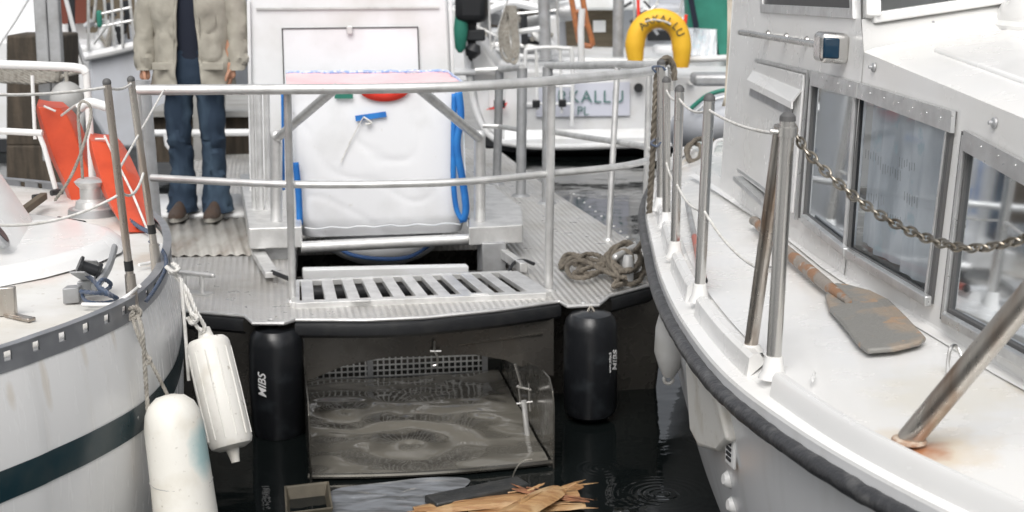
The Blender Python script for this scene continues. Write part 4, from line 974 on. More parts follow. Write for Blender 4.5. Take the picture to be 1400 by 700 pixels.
# stanchions
def ystan(bx, by, tx, ty, tape_y, hook):
    b = on(bx, by, LZ + .01); tY = b.y - .02; t = at(tx, ty, tY + .02)
    s_ = MB().tube([b, t], .0125, 14).build('stanchion', 'steel_rusty', ly)
    d = (t - b)
    f = (by - tape_y) / (by - ty); p = b + d * f; u = d.normalized()
    MB().tube([p - u * .016, p + u * .016], .0140, 14).build('tape_band', 'tape', s_)
    MB().sphere(t, .014, 12, 8).build('stanchion_cap', 'seal', s_)
    mb = MB(); mb.lathe(b - V((0, 0, .03)), b + u * .09, [(0, .022), (.15, .019), (1, .0165)], 14); mb.build('stanchion_socket', 'steel_rusty', s_)
    mb = MB(); mb.tube([on(x, y, LZ + h_) for x, y, h_ in hook], .006, 8, sm=4); mb.build('gate_hook', 'gel', s_)
    return b, t
Y1 = ystan(182, 413, 146, 113, 362, [(112, 416, .02), (150, 416, .02), (165, 410, .03), (180, 400, .05), (191, 391, .08)])
Y2 = ystan(215, 368, 179, 109, 312, [(190, 362, .02), (208, 358, .02), (216, 348, .06), (221, 334, .09)])
mb = MB(); a, b = Y1[1], Y2[1]
line(mb, a.lerp(Y1[0], .02), at(-120, 121, 3.9), .02, .0045, 14); line(mb, a.lerp(Y1[0], .02), b.lerp(Y2[0], .02), .012, .0045)
line(mb, Y1[0].lerp(Y1[1], .50), at(-60, 300, 4.1), .05, .0045, 14); line(mb, Y1[0].lerp(Y1[1], .52), Y2[0].lerp(Y2[1], .52), .045, .0045)
line(mb, Y1[0].lerp(Y1[1], .60), Y1[0].lerp(Y1[1], .8) + V((-.12, 1.2, 0)), .0, .004)
mb.build('lifeline', 'rope_white', ly)
# pulpit behind
pY = 6.35
mb = MB()
mb.tube([at(-60, 86, pY), at(0, 88, pY), at(60, 90, pY), at(108, 93, pY), at(118, 100, pY)], .019, 12, sm=5)
mb.tube([at(-60, 177, pY), at(0, 179, pY), at(58, 182, pY)], .015, 12)
mb.tube([at(118, 98, pY), at(122, 160, pY), at(128, 275, pY)], .016, 12); mb.tube([at(52, 180, pY), at(60, 200, pY), at(76, 258, pY)], .011, 10)
mb.tube([at(44, 103, pY), at(48, 190, pY)], .008, 10)
mb.build('pulpit', 'gel', ly)
mb = MB(); mb.tube([at(108, 148, 6.0), at(122, 140, 6.0), at(146, 146, 6.0)], .02, 12, sm=4); mb.build('pulpit_roller', 'gel', ly)
# winch
wz = on(126, 294, LZ); w_ = thing if False else None
wn = MB(); wn.lathe(wz, wz + V((0, 0, .155)), [(0, .085), (.18, .085), (.22, .07), (.40, .062), (.46, .045), (.75, .045), (.86, .060), (.93, .066), (1, .05)], 24); wn.build('winch', 'galv', ly)
mb = MB(); mb.lathe(wz + V((0, 0, -.004)), wz + V((0, 0, .03)), [(0, .10), (1, .095)], 24); mb.build('winch_base', 'galv_dark', ly)
mb = MB(); mb.beam(on(60, 268, LZ + .06), on(30, 290, LZ + .06), .03, .03); mb.build('deck_track', 'wood_brown', ly, bevel=.004)
for q_ in ((45, 270, 60, 268, .05), (70, 264, 85, 262, .05), (80, 300, 115, 306, .03)): MB().tube([on(q_[0], q_[1], LZ + q_[4]), on(q_[2], q_[3], LZ + q_[4])], .013, 10).build('deck_fitting', 'rubber', ly)
# pulley and car on deck
hw_ = MB(); hw_.lathe(on(112, 368, LZ + .10) + V((-.01, 0, .015)), on(112, 368, LZ + .10) + V((.05, .02, -.015)), [(0, .03), (.12, .03), (.14, .018), (.86, .018), (.88, .03), (1, .03)], 18)
pb = hw_.build('sheet_block', 'black_plastic', ly)
mb = MB(); mb.beam(on(105, 372, LZ + .12), on(124, 384, LZ + .06), .05, .006); mb.beam(on(122, 356, LZ + .12), on(136, 374, LZ + .06), .05, .006); mb.box(on(100, 402, LZ + .03), (.05, .05, .05), V((1, .4, 0))); mb.box(on(122, 392, LZ + .04), (.06, .06, .05), V((1, .5, 0))); mb.build('block_cheek', 'galv_dark', ly, bevel=.003)
mb = MB(); mb.tube([on(128, 394, LZ + .05), on(140, 380, LZ + .07), on(150, 362, LZ + .09), on(157, 338, LZ + .13)], .010, 8, sm=4, flat=1.6); mb.build('cam_arm', 'galv_dark', ly)
mb = MB()
mb.rope([on(x, y, LZ + z) for x, y, z in ((110, 398, .05), (125, 400, .05), (145, 402, .04), (160, 408, .03), (150, 402, .06), (135, 390, .08), (142, 382, .09), (152, 390, .06), (140, 398, .05), (128, 384, .08), (118, 376, .10))], .007)
mb.rope([on(x, y, LZ + z) for x, y, z in ((112, 400, .04), (118, 412, .02), (140, 414, .01), (165, 410, .01))], .006)
mb.build('sheet', 'rope_blue', ly)
mb = MB(); mb.rope([on(x, y, LZ + z) for x, y, z in ((150, 272, .03), (160, 288, .03), (176, 300, .03), (190, 310, .02), (206, 318, .02))], .009); mb.rope([on(x, y, LZ + z) for x, y, z in ((205, 330, .02), (215, 335, .04), (226, 350, .05), (226, 368, .03), (214, 392, .02), (200, 412, .0))], .007); mb.build('foreguy', 'rope_blue', ly)
mb = MB(); mb.box(on(8, 412, LZ + .05), (.06, .02, .09), V((1, .3, 0))); mb.beam(on(10, 430, LZ + .01), on(44, 437, LZ + .01), .03, .012); mb.build('turning_block', 'steel_rusty', ly, bevel=.004)
mb = MB(); mb.tube([on(126, 172, 1.5), on(121, 150, 1.5), on(112, 142, 1.5)], .01, 6); 
# brown line looped at pulpit
mb = MB(); pth = [at(75, 274, 5.9), at(95, 245, 5.85), at(112, 205, 5.85), at(124, 160, 5.9), at(121, 142, 5.9), at(110, 140, 5.9), at(107, 160, 5.9), at(110, 200, 5.9), at(113, 245, 5.9)]
mb.rope(pth, .0065); tag(mb.build('hanging_line', 'rope_grey'), 'grey-brown line looped over the yacht pulpit in front of the orange floats', 'line')

# orange floats lying on the pulpit
def floatobj(axis, Y0, s, label):
    t = None; rows = []
    for q_ in axis:
        x, y, hw2 = q_[:3]; Y = q_[3] if len(q_) > 3 else Y0
        c = at(x, y, Y); k = hw2 / F * Y * 1.02
        rows.append([c + V((-k * .95, .05, k * .25)), c + V((-k * .75, -.03, -.0)), c + V((-k * .30, -.115, .0)), c + V((k * .80, -.075, -k * .15)), c + V((k * .95, .02, -k * .2)), c + V((k * .3, .10, 0)), c + V((-k * .6, .11, 0))])
    rows2 = [catmull([r[i] for r in rows], 5) for i in range(7)]
    mb = MB(); rr = [[rows2[i][j] for i in range(7)] for j in range(len(rows2[0]))]
    mb.grid(rr, True); n_ = 7; mb.f += [tuple(range(n_)), tuple(range(len(mb.v) - n_, len(mb.v)))]
    c0 = at(*axis[-1][:2], Y0); t = thing('marker_float', label, 'float', c0, 'orange floats lashed inside the yacht pulpit'); mb.build('float_body', 'orange', t, bevel=.008, seg=2)
    return t
t1 = floatobj([(70, 142, 22), (77, 158, 30), (94, 208, 33), (112, 250, 32), (122, 290, 26)], 6.55, 1, 'upper left orange float leaning behind the grey looped line')
t2 = floatobj([(141, 188, 22, 6.3), (148, 208, 29, 6.25), (163, 250, 33, 6.1), (177, 285, 29, 5.9), (190, 310, 22, 5.75)], 5.75, 1, 'lower right orange float leaning beside the yacht stanchions')
mb = MB(); mb.tube([at(60, 145, 6.42), at(76, 152, 6.42)], .005, 6); mb.tube([at(84, 158, 6.42), at(100, 146, 6.2), at(112, 140, 6.0)], .005, 6, sm=3); mb.build('lashing', 'rope_white', t1)
mb = MB(); mb.tube([at(130, 190, 6.2), at(146, 190, 6.2)], .005, 6); mb.tube([at(143, 186, 6.2), at(160, 222, 6.08), at(180, 262, 5.92), at(203, 318, 5.68)], .005, 6, sm=3); mb.build('lashing', 'rope_white', t2)

# white fenders on the near side
def gfender(name, a, b, r, label, ribs, cone):
    t = thing(name, label, 'fender', b, None); d = (b - a).normalized(); L_ = (b - a).length
    if cone: prof_ = [(0, .012), (.012, .045), (.05, .072), (.1, .086), (.17, .094), (.30, .095), (.6, .099), (1.0, .104)]; prof_ = [(q, rr * r / .1) for q, rr in prof_]
    else: prof_ = [(0, r * .45), (.01, r * .8), (.04, r * .95), (.07, r), (.5, r * 1.02), (.93, r), (.97, r * .92), (1, r * .6)]
    mb = MB(); mb.lathe(a, b, prof_, 40)
    if ribs:
        ref = V((0, 0, 1)) if abs(d.z) < .9 else V((1, 0, 0)); x = d.cross(ref).normalized(); y = d.cross(x)
        for v in mb.v:
            q = (v - a); tt = q.dot(d) / L_; rad = q - d * q.dot(d); ang = math.atan2(rad.dot(y), rad.dot(x))
    m = 'pvc_white'
    if cone:
        m = spots(mat('stained_fender', (.74, .725, .67), .45, col2=(.58, .54, .45), scale=7, lo=.5, hi=.8, col3=(.36, .33, .28), scale3=45, lo3=.66, hi3=.8, bump=.04), [(at(277, 612, 4.33) - b, (.05, .10, .10), (.30, .46, .47), .9)])
    mb.build('fender_body', m, t)
    if ribs:
        mb = MB(); ref = V((0, 0, 1)) if abs(d.z) < .9 else V((1, 0, 0)); x = d.cross(ref).normalized(); y = d.cross(x)
        for k in range(12):
            an = 6.28318 * k / 12; o_ = x * math.cos(an) + y * math.sin(an); mb.tube([a + d * L_ * .12 + o_ * r * .99, a + d * L_ * .5 + o_ * r * 1.008, a + d * L_ * .9 + o_ * r * .99], .0035, 6)
        mb.build('fender_ribs', m, t)
    return t, d
fa, fb = at(282, 462, 4.75), at(318, 614, 4.62)
tA, dA = gfender('cylinder_fender', fa, fb, .073, 'white ribbed cylinder fender hanging at the yacht bow in front of the black fender', True, False)
mb = MB(); mb.lathe(fa - dA * .035, fa + dA * .01, [(0, .02), (.3, .022), (1, .03)], 14); mb.build('fender_eye', 'pvc_white', tA); mb = MB(); mb.lathe(fb - dA * .005, fb + dA * .045, [(0, .024), (.6, .017), (1, .014)], 14); mb.build('fender_eye', 'pvc_white', tA)
mb = MB(); k0 = on(243, 372, LZ + .03)
mb.rope([at(232, 372, 4.8), at(246, 380, 4.75), at(252, 400, 4.74), at(262, 430, 4.72), at(268, 445, 4.72), at(276, 452, 4.72)], .007); mb.rope([at(240, 378, 4.76), at(255, 395, 4.74), at(268, 425, 4.72), at(280, 448, 4.73), at(272, 456, 4.73)], .007); mb.rope([at(228, 365, 4.85), at(238, 372, 4.74), at(244, 366, 4.74), at(236, 360, 4.78)], .008); mb.rope([at(262, 428, 4.71), at(270, 436, 4.70), at(262, 442, 4.72), at(256, 432, 4.72)], .008)
mb.tube([at(248, 384, 4.74), at(253, 450, 4.72), at(258, 520, 4.72)], .006, 8, sm=4)
mb.build('fender_rope', 'rope_white', tA)
fa, fb = at(232, 539, 4.36), at(266, 790, 4.25)
tB, dB = gfender('long_fender', fa, fb, .098, 'big worn white fender with a teal stain hanging at the yacht side in the foreground', False, True)
mb = MB(); mb.tube([fa + dB * .27 + V((math.cos(k / 24 * 6.283) * .0962, math.sin(k / 24 * 6.283) * .0962, .0)) for k in range(24)], .0016, 5, closed=True); mb.build('mould_seam', 'pvc_grey', tB)
mb = MB(); pA = at(180, 428, 4.40)
mb.rope([pA, at(186, 450, 4.34), at(198, 480, 4.33), at(214, 510, 4.33), at(230, 542, 4.36)], .006); mb.rope([at(186, 424, 4.42), at(194, 450, 4.33), at(198, 500, 4.33), at(202, 560, 4.33), at(211, 700, 4.3)], .007)
mb.rope([at(174, 424, 4.42), at(186, 420, 4.38), at(192, 430, 4.38), at(178, 436, 4.38), at(184, 424, 4.38)], .008)
mb.rope([at(200, 486, 4.33), at(206, 492, 4.325), at(201, 498, 4.33), at(197, 490, 4.33)], .006); mb.build('fender_rope', 'rope_grey', tB)

# ================================================================== floating debris
tb = thing('floating_tub', 'dirty brown plastic tub floating half sunk in the dark water', 'tub', on(422, 700, 0))
o1 = [on(388, 664, .05), on(450, 657, .05), on(456, 694, .05), on(390, 702, .05)]; c = sum(o1, V()) / 4
i1 = [c + (p - c) * .9 for p in o1]; bt = [c + (p - c) * .8 - V((0, 0, .1)) for p in o1]; bi = [c + (p - c) * .72 - V((0, 0, .075)) for p in o1]
mb = MB(); mb.grid([bt + bt[:1], o1 + o1[:1], i1 + i1[:1], bi + bi[:1]]); mb.f += [(15, 16, 17, 18)]; mb.add(bi, [(0, 1, 2, 3)]); mb.build('tub_shell', 'tub', tb, smooth=False, bevel=.006)
MB().beam(on(588, 688, .03), on(716, 661, .03), .11, .035).build('floating_board', 'board_dark', bevel=.008)
bd = C.objects['floating_board']; tag(bd, 'black wet board floating behind the split orange timbers', 'board')
fm = MB(); fpx = [(462, 668), (500, 662), (560, 656), (612, 652), (642, 655), (632, 668), (600, 682), (585, 700), (520, 712), (440, 712), (452, 690), (448, 676)]  # uneven pale sheet added just above the water, imitating a likely bright reflection
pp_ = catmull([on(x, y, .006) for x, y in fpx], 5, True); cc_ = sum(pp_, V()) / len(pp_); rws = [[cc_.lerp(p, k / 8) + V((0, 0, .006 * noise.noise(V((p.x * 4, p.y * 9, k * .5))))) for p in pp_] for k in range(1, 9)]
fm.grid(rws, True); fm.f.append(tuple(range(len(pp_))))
tag(fm.build('reflection_patch', mat('pale_reflection_patch', (.24, .255, .275), .08, col2=(.12, .125, .13), scale=5, lo=.42, hi=.6, stretch=(1, 4, 1), bump=.3, bscale=7, bstretch=(1, 3, 1))), 'added pale grey glossy sheet imitating a likely bright reflection on the water in front of the scoop between tub and timbers', 'reflection patch')
def splint(a, b, w0, h0, z0, z1, label, m='wood_new', taper=.6, seed=0):
    a = on(*a, z0); b = on(*b, z1); d = (b - a).normalized(); sd = d.cross(V((0, 0, 1))).normalized(); u = V((0, 0, 1)); rows = []
    for i in range(15):
        t = i / 14; k = 1 - (1 - taper) * abs(t * 2 - 1) ** 3; j = noise.noise(V((t * 5, seed, 0))) * .2; c_ = a.lerp(b, t) + u * .006 * noise.noise(V((t * 4, seed, 3)))
        sec = [(-1, -.4), (-.8, .5), (-.1, .95 + j), (.6, .6), (1, -.2), (.4, -1), (-.5, -1)]
        rows.append([c_ + sd * x * w0 / 2 * (k + j * .4) + u * y * h0 / 2 * k for x, y in sec])
    mb = MB(); mb.grid(rows, True); mb.f += [tuple(range(7)), tuple(range(len(mb.v) - 7, len(mb.v)))]
    rs = random.Random(seed)
    if w0 > .03:
        for e_, dd in ((a, -d), (b, d)):
            for k in range(1):
                st = e_ - dd * rs.uniform(.03, .12) + sd * rs.uniform(-.4, .4) * w0 + u * rs.uniform(-.3, .4) * h0; en = st + dd * rs.uniform(.06, .13) + sd * rs.uniform(-.03, .03) + u * rs.uniform(-.006, .02)
                mb.tube([st, st.lerp(en, .5), en], [.009, .006, .001], 5, flat=.5)
        for k in range(4):
            t = rs.uniform(.05, .75); st = a.lerp(b, t) + sd * rs.uniform(-.42, .42) * w0 + u * h0 * .42; en = st + d * rs.uniform(.06, .18) + sd * rs.uniform(-.012, .012) + u * rs.uniform(0, .008)
            mb.tube([st, st.lerp(en, .5) + u * .003, en], [.004, .003, .001], 5)
    o_ = mb.build('driftwood', m, smooth=False, bevel=.002); tag(o_, label, 'driftwood', 'split timbers floating in front of the scoop'); return o_
splint((566, 698), (790, 674), .12, .03, .02, .03, 'longest pale split timber floating across below the black board', seed=1)
splint((684, 712), (764, 668), .13, .045, .05, .06, 'thick orange split timber lying on top of the pale one, pointing at the camera', seed=2)
splint((640, 700), (800, 690), .09, .02, .01, .02, 'pale flat timber at the bottom under the orange one', seed=3, m='wood_new')
splint((700, 668), (806, 686), .05, .02, .05, .035, 'thin dark reddish splinter crossing at the right end', seed=4, taper=.2, m=mat('red_bark', (.16, .07, .035), .7, col2=(.3, .13, .06), scale=20))
splint((735, 680), (795, 664), .06, .02, .03, .03, 'short stub of split timber behind the reddish splinter', seed=5)
for i, (a, b, lb) in enumerate((((720, 672), (745, 660), 'tiny upright splinter nearest the black board'), ((752, 672), (790, 661), 'tiny splinter pointing right behind the stub'))): splint(a, b, .018, .01, .05, .07, lb, seed=7 + i, taper=.1)
mb = MB(); mb.rope([at(700, 655, 5.95), on(706, 640, .06), on(716, 630, .1), on(728, 628, .1)], .003); tag(mb.build('loose_twine', 'rope_grey'), 'loose grey twine trailing from the scoop lip to the black board', 'twine')

# ================================================================== PERSON
PYY = 9.2
PDX = -.04
ps = thing('person', 'person in open beige jacket, dark top and blue jeans standing on the far side deck', 'person', on(285, 292, DZ + .02))
fl, frt = on(263, 292, DZ + .035), on(307, 291, DZ + .035)
cxp = (fl.x + frt.x) / 2 - .05; cyp = fl.y; gz_ = DZ + .035
def skin(name, verts, edges, rad, m, parent, sub=2):
    me = bpy.data.meshes.new(name); me.from_pydata([V(v) - ORG[parent] for v in verts], edges, []); o = bpy.data.objects.new(name, me); C.objects.link(o); o.parent = parent; ORG[o] = ORG[parent]
    me.materials.append(M[m]); md = o.modifiers.new('skin', 'SKIN')
    for i, r_ in enumerate(rad): me.skin_vertices[0].data[i].radius = r_ if isinstance(r_, tuple) else (r_, r_)
    me.skin_vertices[0].data[0].use_root = True; md.use_smooth_shade = True
    s_ = o.modifiers.new('sub', 'SUBSURF'); s_.levels = s_.render_levels = sub; return o
def B(x, y, z): return V((cxp + x, cyp + y, gz_ + z))
# body: pelvis, spine, neck, head, arms
bv = [B(0, 0, .92), B(0, 0, 1.05), B(0, .01, 1.22), B(0, .01, 1.40), B(0, 0, 1.50), B(0, -.02, 1.56),
      B(-.19, 0, 1.40), B(-.245, 0, 1.14), B(-.27, -.02, .92), B(.19, 0, 1.40), B(.235, 0, 1.14), B(.235, -.05, .94),
      B(-.095, 0, .86), B(-.10, 0, .48), B(-.10, .02, .09), B(.095, 0, .86), B(.10, 0, .48), B(.10, .02, .09)]
be = [(0, 1), (1, 2), (2, 3), (3, 4), (4, 5), (3, 6), (6, 7), (7, 8), (3, 9), (9, 10), (10, 11), (0, 12), (12, 13), (13, 14), (0, 15), (15, 16), (16, 17)]
body = skin('body', bv, be, [(.15, .10), (.14, .10), (.15, .11), (.14, .09), .055, .05, .06, .042, .028, .06, .042, .028, .08, .055, .04, .08, .055, .04], 'skin', ps)
# head with face
mb = MB(); hc = B(0, -.02, 1.66); mb.sphere(hc, .1, 24, 18, (.78, .95, 1.2))
for v in mb.v:
    q = v - hc
    if q.y < 0:
        v.y -= .028 * math.exp(-((q.x / .014) ** 2 + ((q.z + .012) / .022) ** 2)); v.y += .010 * (math.exp(-(((q.x - .03) / .014) ** 2 + ((q.z - .012) / .012) ** 2)) + math.exp(-(((q.x + .03) / .014) ** 2 + ((q.z - .012) / .012) ** 2)))
        v.y -= .006 * math.exp(-((q.x / .025) ** 2 + ((q.z + .05) / .008) ** 2))
    if q.z < -.02: v.x -= q.x * .22 * min(1, (-q.z - .02) / .08)
mb.sphere(hc + V((-.08, .01, -.005)), .03, 10, 8, (.3, .6, 1)); mb.sphere(hc + V((.08, .01, -.005)), .03, 10, 8, (.3, .6, 1))
mb.build('head', 'skin', ps)
mb = MB(); mb.sphere(hc + V((-.03, -.082, .012)), .010, 10, 8); mb.sphere(hc + V((.03, -.082, .012)), .010, 10, 8); mb.build('eyes', 'dark', ps)
mb = MB(); mb.sphere(hc + V((0, .018, .025)), .105, 22, 14, (.80, .93, 1.12)); mb.v = [v for v in mb.v]; mb.build('hair', 'hair', ps)
# hands with fingers
def hand(wr, side, curl):
    palm = [wr, wr + V((0, -.005, -.05)), wr + V((0, -.01, -.09))]
    o_ = []; vs = [wr + V((0, 0, .02)), wr, wr + V((0, -.008, -.045)), wr + V((0, -.015, -.085))]; ed = [(0, 1), (1, 2), (2, 3)]; rd = [(.026, .022), (.024, .018), (.038, .017), (.036, .014)]
    skin('palm', vs, ed, rd, 'skin', ps)
    for k, ln in enumerate((.068, .078, .072, .056)):
        b0 = wr + V((0, -.035 + k * .02 , -.08)); mb = MB(); mb.tube([b0, b0 + V((-side * .006, 0, -ln * .4)), b0 + V((-side * (.018 + curl), 0, -ln * .75)), b0 + V((-side * (.035 + curl), 0, -ln * .95))], [.0095, .009, .008, .006], 8, sm=3); mb.build('finger', 'skin', ps)
    b0 = wr + V((0, -.03, -.03)); MB().tube([b0, b0 + V((-side * .01, -.03, -.025)), b0 + V((-side * .02, -.035, -.06))], [.012, .011, .007], 8, sm=3).build('thumb', 'skin', ps)
hand(B(-.285, -.05, .92), -1, .02); hand(B(.24, -.07, .93), 1, .01)
# jeans
def loft(rings, name, m, parent, n=28, wr=.004, caps=False, sub=0):
    mb = MB(); rows = []
    for (c_, rx, ry) in rings:
        rows.append([c_ + V((math.cos(a) * rx, math.sin(a) * ry, 0)) for a in [6.28318 * i / n for i in range(n)]])
    # densify
    cols = [catmull([r[i] for r in rows], 5) for i in range(n)]; rr = [[cols[i][j] for i in range(n)] for j in range(len(cols[0]))]
    for j, r_ in enumerate(rr):
        cc = sum(r_, V()) / n
        for i, p in enumerate(r_):
            d = (p - cc).normalized(); p += d * wr * (noise.noise(V((p.x * 12, p.y * 12, p.z * 22))) - 1.1 * max(0, 1 - 7 * abs(noise.noise(V((p.x * 9 + p.z * 5, p.y * 9, p.z * 13 - p.x * 6))))))
    mb.grid(rr, True)
    if caps: mb.f += [tuple(range(n)), tuple(range(len(rr) * n - n, len(rr) * n))]
    return mb
jm = loft([(B(0, 0, 1.03), .165, .115), (B(0, 0, .93), .18, .12), (B(0, 0, .84), .185, .12), (B(0, 0, .80), .175, .11)], '', '', None, wr=.003)
for s in (-1, 1):
    l2 = loft([(B(s * .095, 0, .88), .088, .11), (B(s * .098, -.004, .72), .088, .095), (B(s * .105, -.012, .50), .076, .08), (B(s * .102, .0, .42), .075, .078), (B(s * .10, .015, .25), .078, .082), (B(s * .106, .02, .12), .090, .095), (B(s * .110, .0, .02), .098, .115)], '', '', None, wr=.014); jm.add(l2.v, l2.f)
jm.build('jeans', 'denim', ps)
# shoes
for s, fc in ((-1, fl), (1, frt)):
    c0 = B(s * .108, -.06, 0)
    mb = MB(); rows = []
    for t, wd, ht in ((0, .030, .05), (.1, .040, .085), (.3, .042, .09), (.5, .046, .075), (.75, .052, .055), (.92, .042, .042), (1, .015, .03)):
        y = .10 - t * .29; rows.append([c0 + V((math.cos(a) * wd, y, max(.012, .012 + math.sin(a) * ht))) for a in [math.pi * k / 10 for k in range(11)]])
    mb.grid(rows); mb.f += [tuple(range(11)), tuple(range(len(mb.v) - 11, len(mb.v)))]; sh_ = mb.build('shoe', 'shoe', ps)
    mb = MB(); pl2 = [c0 + V((math.cos(a) * .052, -.045 + math.sin(a) * .15, -.012)) for a in [6.28318 * k / 20 for k in range(20)]]; mb.prism(pl2, V((0, 0, .026))); mb.build('sole', 'sole', sh_)
# dark top and jacket
mb = loft([(B(0, 0, .80), .16, .115), (B(0, 0, 1.0), .165, .118), (B(0, 0, 1.25), .18, .12), (B(0, .0, 1.40), .17, .10), (B(0, 0, 1.50), .07, .07)], '', '', None, wr=.004); mb.build('top', 'navy', ps)
def jacket():
    mb = MB(); n = 90; rows = []
    for z, rx, ry, gap in ((.78, .255, .165, .155), (.88, .25, .165, .145), (1.0, .235, .16, .135), (1.15, .235, .155, .12), (1.3, .245, .15, .10), (1.42, .215, .125, .08), (1.49, .12, .09, .07)):
        g0 = gap / rx; a0 = -math.pi / 2 + g0 * .5; a1 = 1.5 * math.pi - g0 * .5; r_ = []
        for i in range(n + 1):
            a = a0 + (a1 - a0) * i / n; r_.append(B(0, 0, z) + V((math.cos(a) * rx, math.sin(a) * ry, 0)))
        rows.append(r_)
    cols = [catmull([r[i] for r in rows], 10) for i in range(n + 1)]; rr = [[cols[i][j] for i in range(n + 1)] for j in range(len(cols[0]))]
    for r_ in rr:
        for p in r_:
            d = V((p.x - cxp, p.y - cyp, 0)).normalized(); p += d * (-.013 * max(0, 1 - 6 * abs(noise.noise(V((p.x * 7 + p.z * 3, p.y * 7, p.z * 3.2 - p.x * 4))))) + .018 * noise.noise(V((p.x * 7, p.y * 7, p.z * 6))) + .008 * noise.noise(V((p.x * 20, p.y * 20, p.z * 14))))
    mb.grid(rr); return mb.build('jacket', 'jacket', ps, solid=.012)
jk = jacket()
for s in (-1, 1):
    mb = loft([(B(s * .20, 0, 1.43), .07, .075), (B(s * .245, 0, 1.33), .082, .085), (B(s * .275, 0, 1.15), .076, .08), (B(s * .285, -.02, 1.0), .072, .072), (B(s * (.285 if s < 0 else .262), -.04, .90), .060, .062)], '', '', None, wr=.012); mb.build('sleeve', 'jacket', jk)
    MB().box(B(s * .15, -.155, .93), (.13, .014, .045)).build('pocket_flap', 'jacket', jk, bevel=.004)
    MB().tube([B(s * .088, -.150, .80), B(s * .082, -.152, 1.0), B(s * .075, -.150, 1.2), B(s * .06, -.14, 1.36)], .009, 8, sm=4, flat=.5).build('placket', 'jacket', jk)

# ================================================================== BACKGROUND
# "ARKALLU" yacht
AY = 15.6
ay = thing('moored_yacht', 'white yacht moored stern-to behind, named on its transom, with a boarding ladder', 'yacht', at(820, 205, AY))
def A(x, y, dy=0.): return at(x, y, AY + dy)
tp = [A(632, 20), A(640, 60), A(646, 110), (A(652, 150)), A(664, 178), A(690, 196), A(760, 202), A(880, 200), A(1000, 192), A(1060, 180), A(1060, 104), A(880, 102), A(800, 100), A(760, 96), A(680, 94)]
MB().prism(tp, V((.4, 7.0, 0))).build('hull', 'gel_bg', ay, bevel=.03)
mb = MB(); mb.tube([A(634, 30, -.05), A(641, 100, -.05), A(650, 150, -.05), A(668, 184, -.05), A(700, 197, -.05), A(780, 201, -.05), A(1010, 193, -.05)], .035, 10, sm=6); mb.build('transom_rim', 'gel_bg', ay)
MB().prism([A(652, 196, .05), A(700, 208, .05), A(1000, 204, .05), A(1060, 190, .05)] + [A(1060, 214, .25), A(690, 214, .25)], V((.4, 6, 0))).build('underbody', 'dark', ay)
mb = MB()
rows = []
for i in range(61): x = 690 + i * 3.4; rows.append([A(x, 179 + (i % 2) * .8, -.35), A(x, 191 + (i % 2) * .8, -.35)])
mb.grid(rows); mb.build('swim_platform', 'galv_dark', ay, solid=.02)
MB().prism([A(690, 178, -.4), A(895, 176, -.4), A(895, 188, -.6), A(690, 191, -.6)], V((0, 0, -.04))).build('platform_edge', 'gel_bg', ay)
pl = MB().prism([A(733, 116, -.03), A(861, 112, -.03), A(861, 158, -.03), A(733, 160, -.03)], V((0, .02, 0))).build('name_board', 'name_plate', ay)
def scl(px_): return px_ / F * AY
text('yacht_name', 'ARKALLU', scl(24), A(799, 133, -.05), (1, 0, 0), (0, 0, 1), 'green_ink', pl, spacing=1.08)
text('home_port', 'PL', scl(17), A(797, 152, -.05), (1, 0, 0), (0, 0, 1), 'green_ink', pl)
for px_, py_ in ((873, 120), (945, 112)):
    MB().tube([A(px_, py_, -.02), A(px_, py_, -.08)], .05 if px_ < 900 else .035, 12).build('exhaust_outlet', 'black_plastic' if px_ < 900 else 'galv', ay)
for x in (668, 712): MB().prism([A(x, 118, -.03), A(x + 22, 117, -.03), A(x + 22, 146, -.03), A(x, 148, -.03)], V((0, .02, 0))).build('locker_door', 'gel_bg', ay, bevel=.01)
# ladder
mb = MB(); mb.tube([A(718, 172, -.2), A(718, 80, -.2), A(726, 67, -.2), A(772, 66, -.2), A(782, 78, -.2), A(782, 172, -.2)], .022, 8, sm=4); mb.tube([A(735, 150, -.2), A(733, 68, -.2)], .016, 8); mb.tube([A(768, 155, -.2), A(766, 68, -.2)], .016, 8)
for y in (142, 118): mb.tube([A(718, y, -.2), A(782, y, -.2)], .014, 8)
mb.build('boarding_ladder', 'gel_bg', ay)
for q_ in ((733, 142, .08), (769, 141, .08), (683, 142, .12)): MB().box(A(q_[0], q_[1], -.25), (q_[2], .05, .08)).build('ladder_clip', 'black_plastic', ay, bevel=.01)
MB().prism([A(664, 150, -.1), A(690, 148, -.1), A(694, 140, -.1)], V((0, .02, 0))).build('red_pennant', 'red', ay)
# stern rail
mb = MB(); mb.tube([A(610, 99, -.1), A(690, 98, -.1)], .035, 10); mb.build('stern_rail', 'gel_bg', ay); mb = MB(); mb.tube([A(905, 83, -.1), A(1000, 79, -.1)], .035, 10); mb.tube([A(905, 83, -.1), A(905, 104, -.1)], .02, 8); mb.build('stern_rail', 'gel_bg', ay)
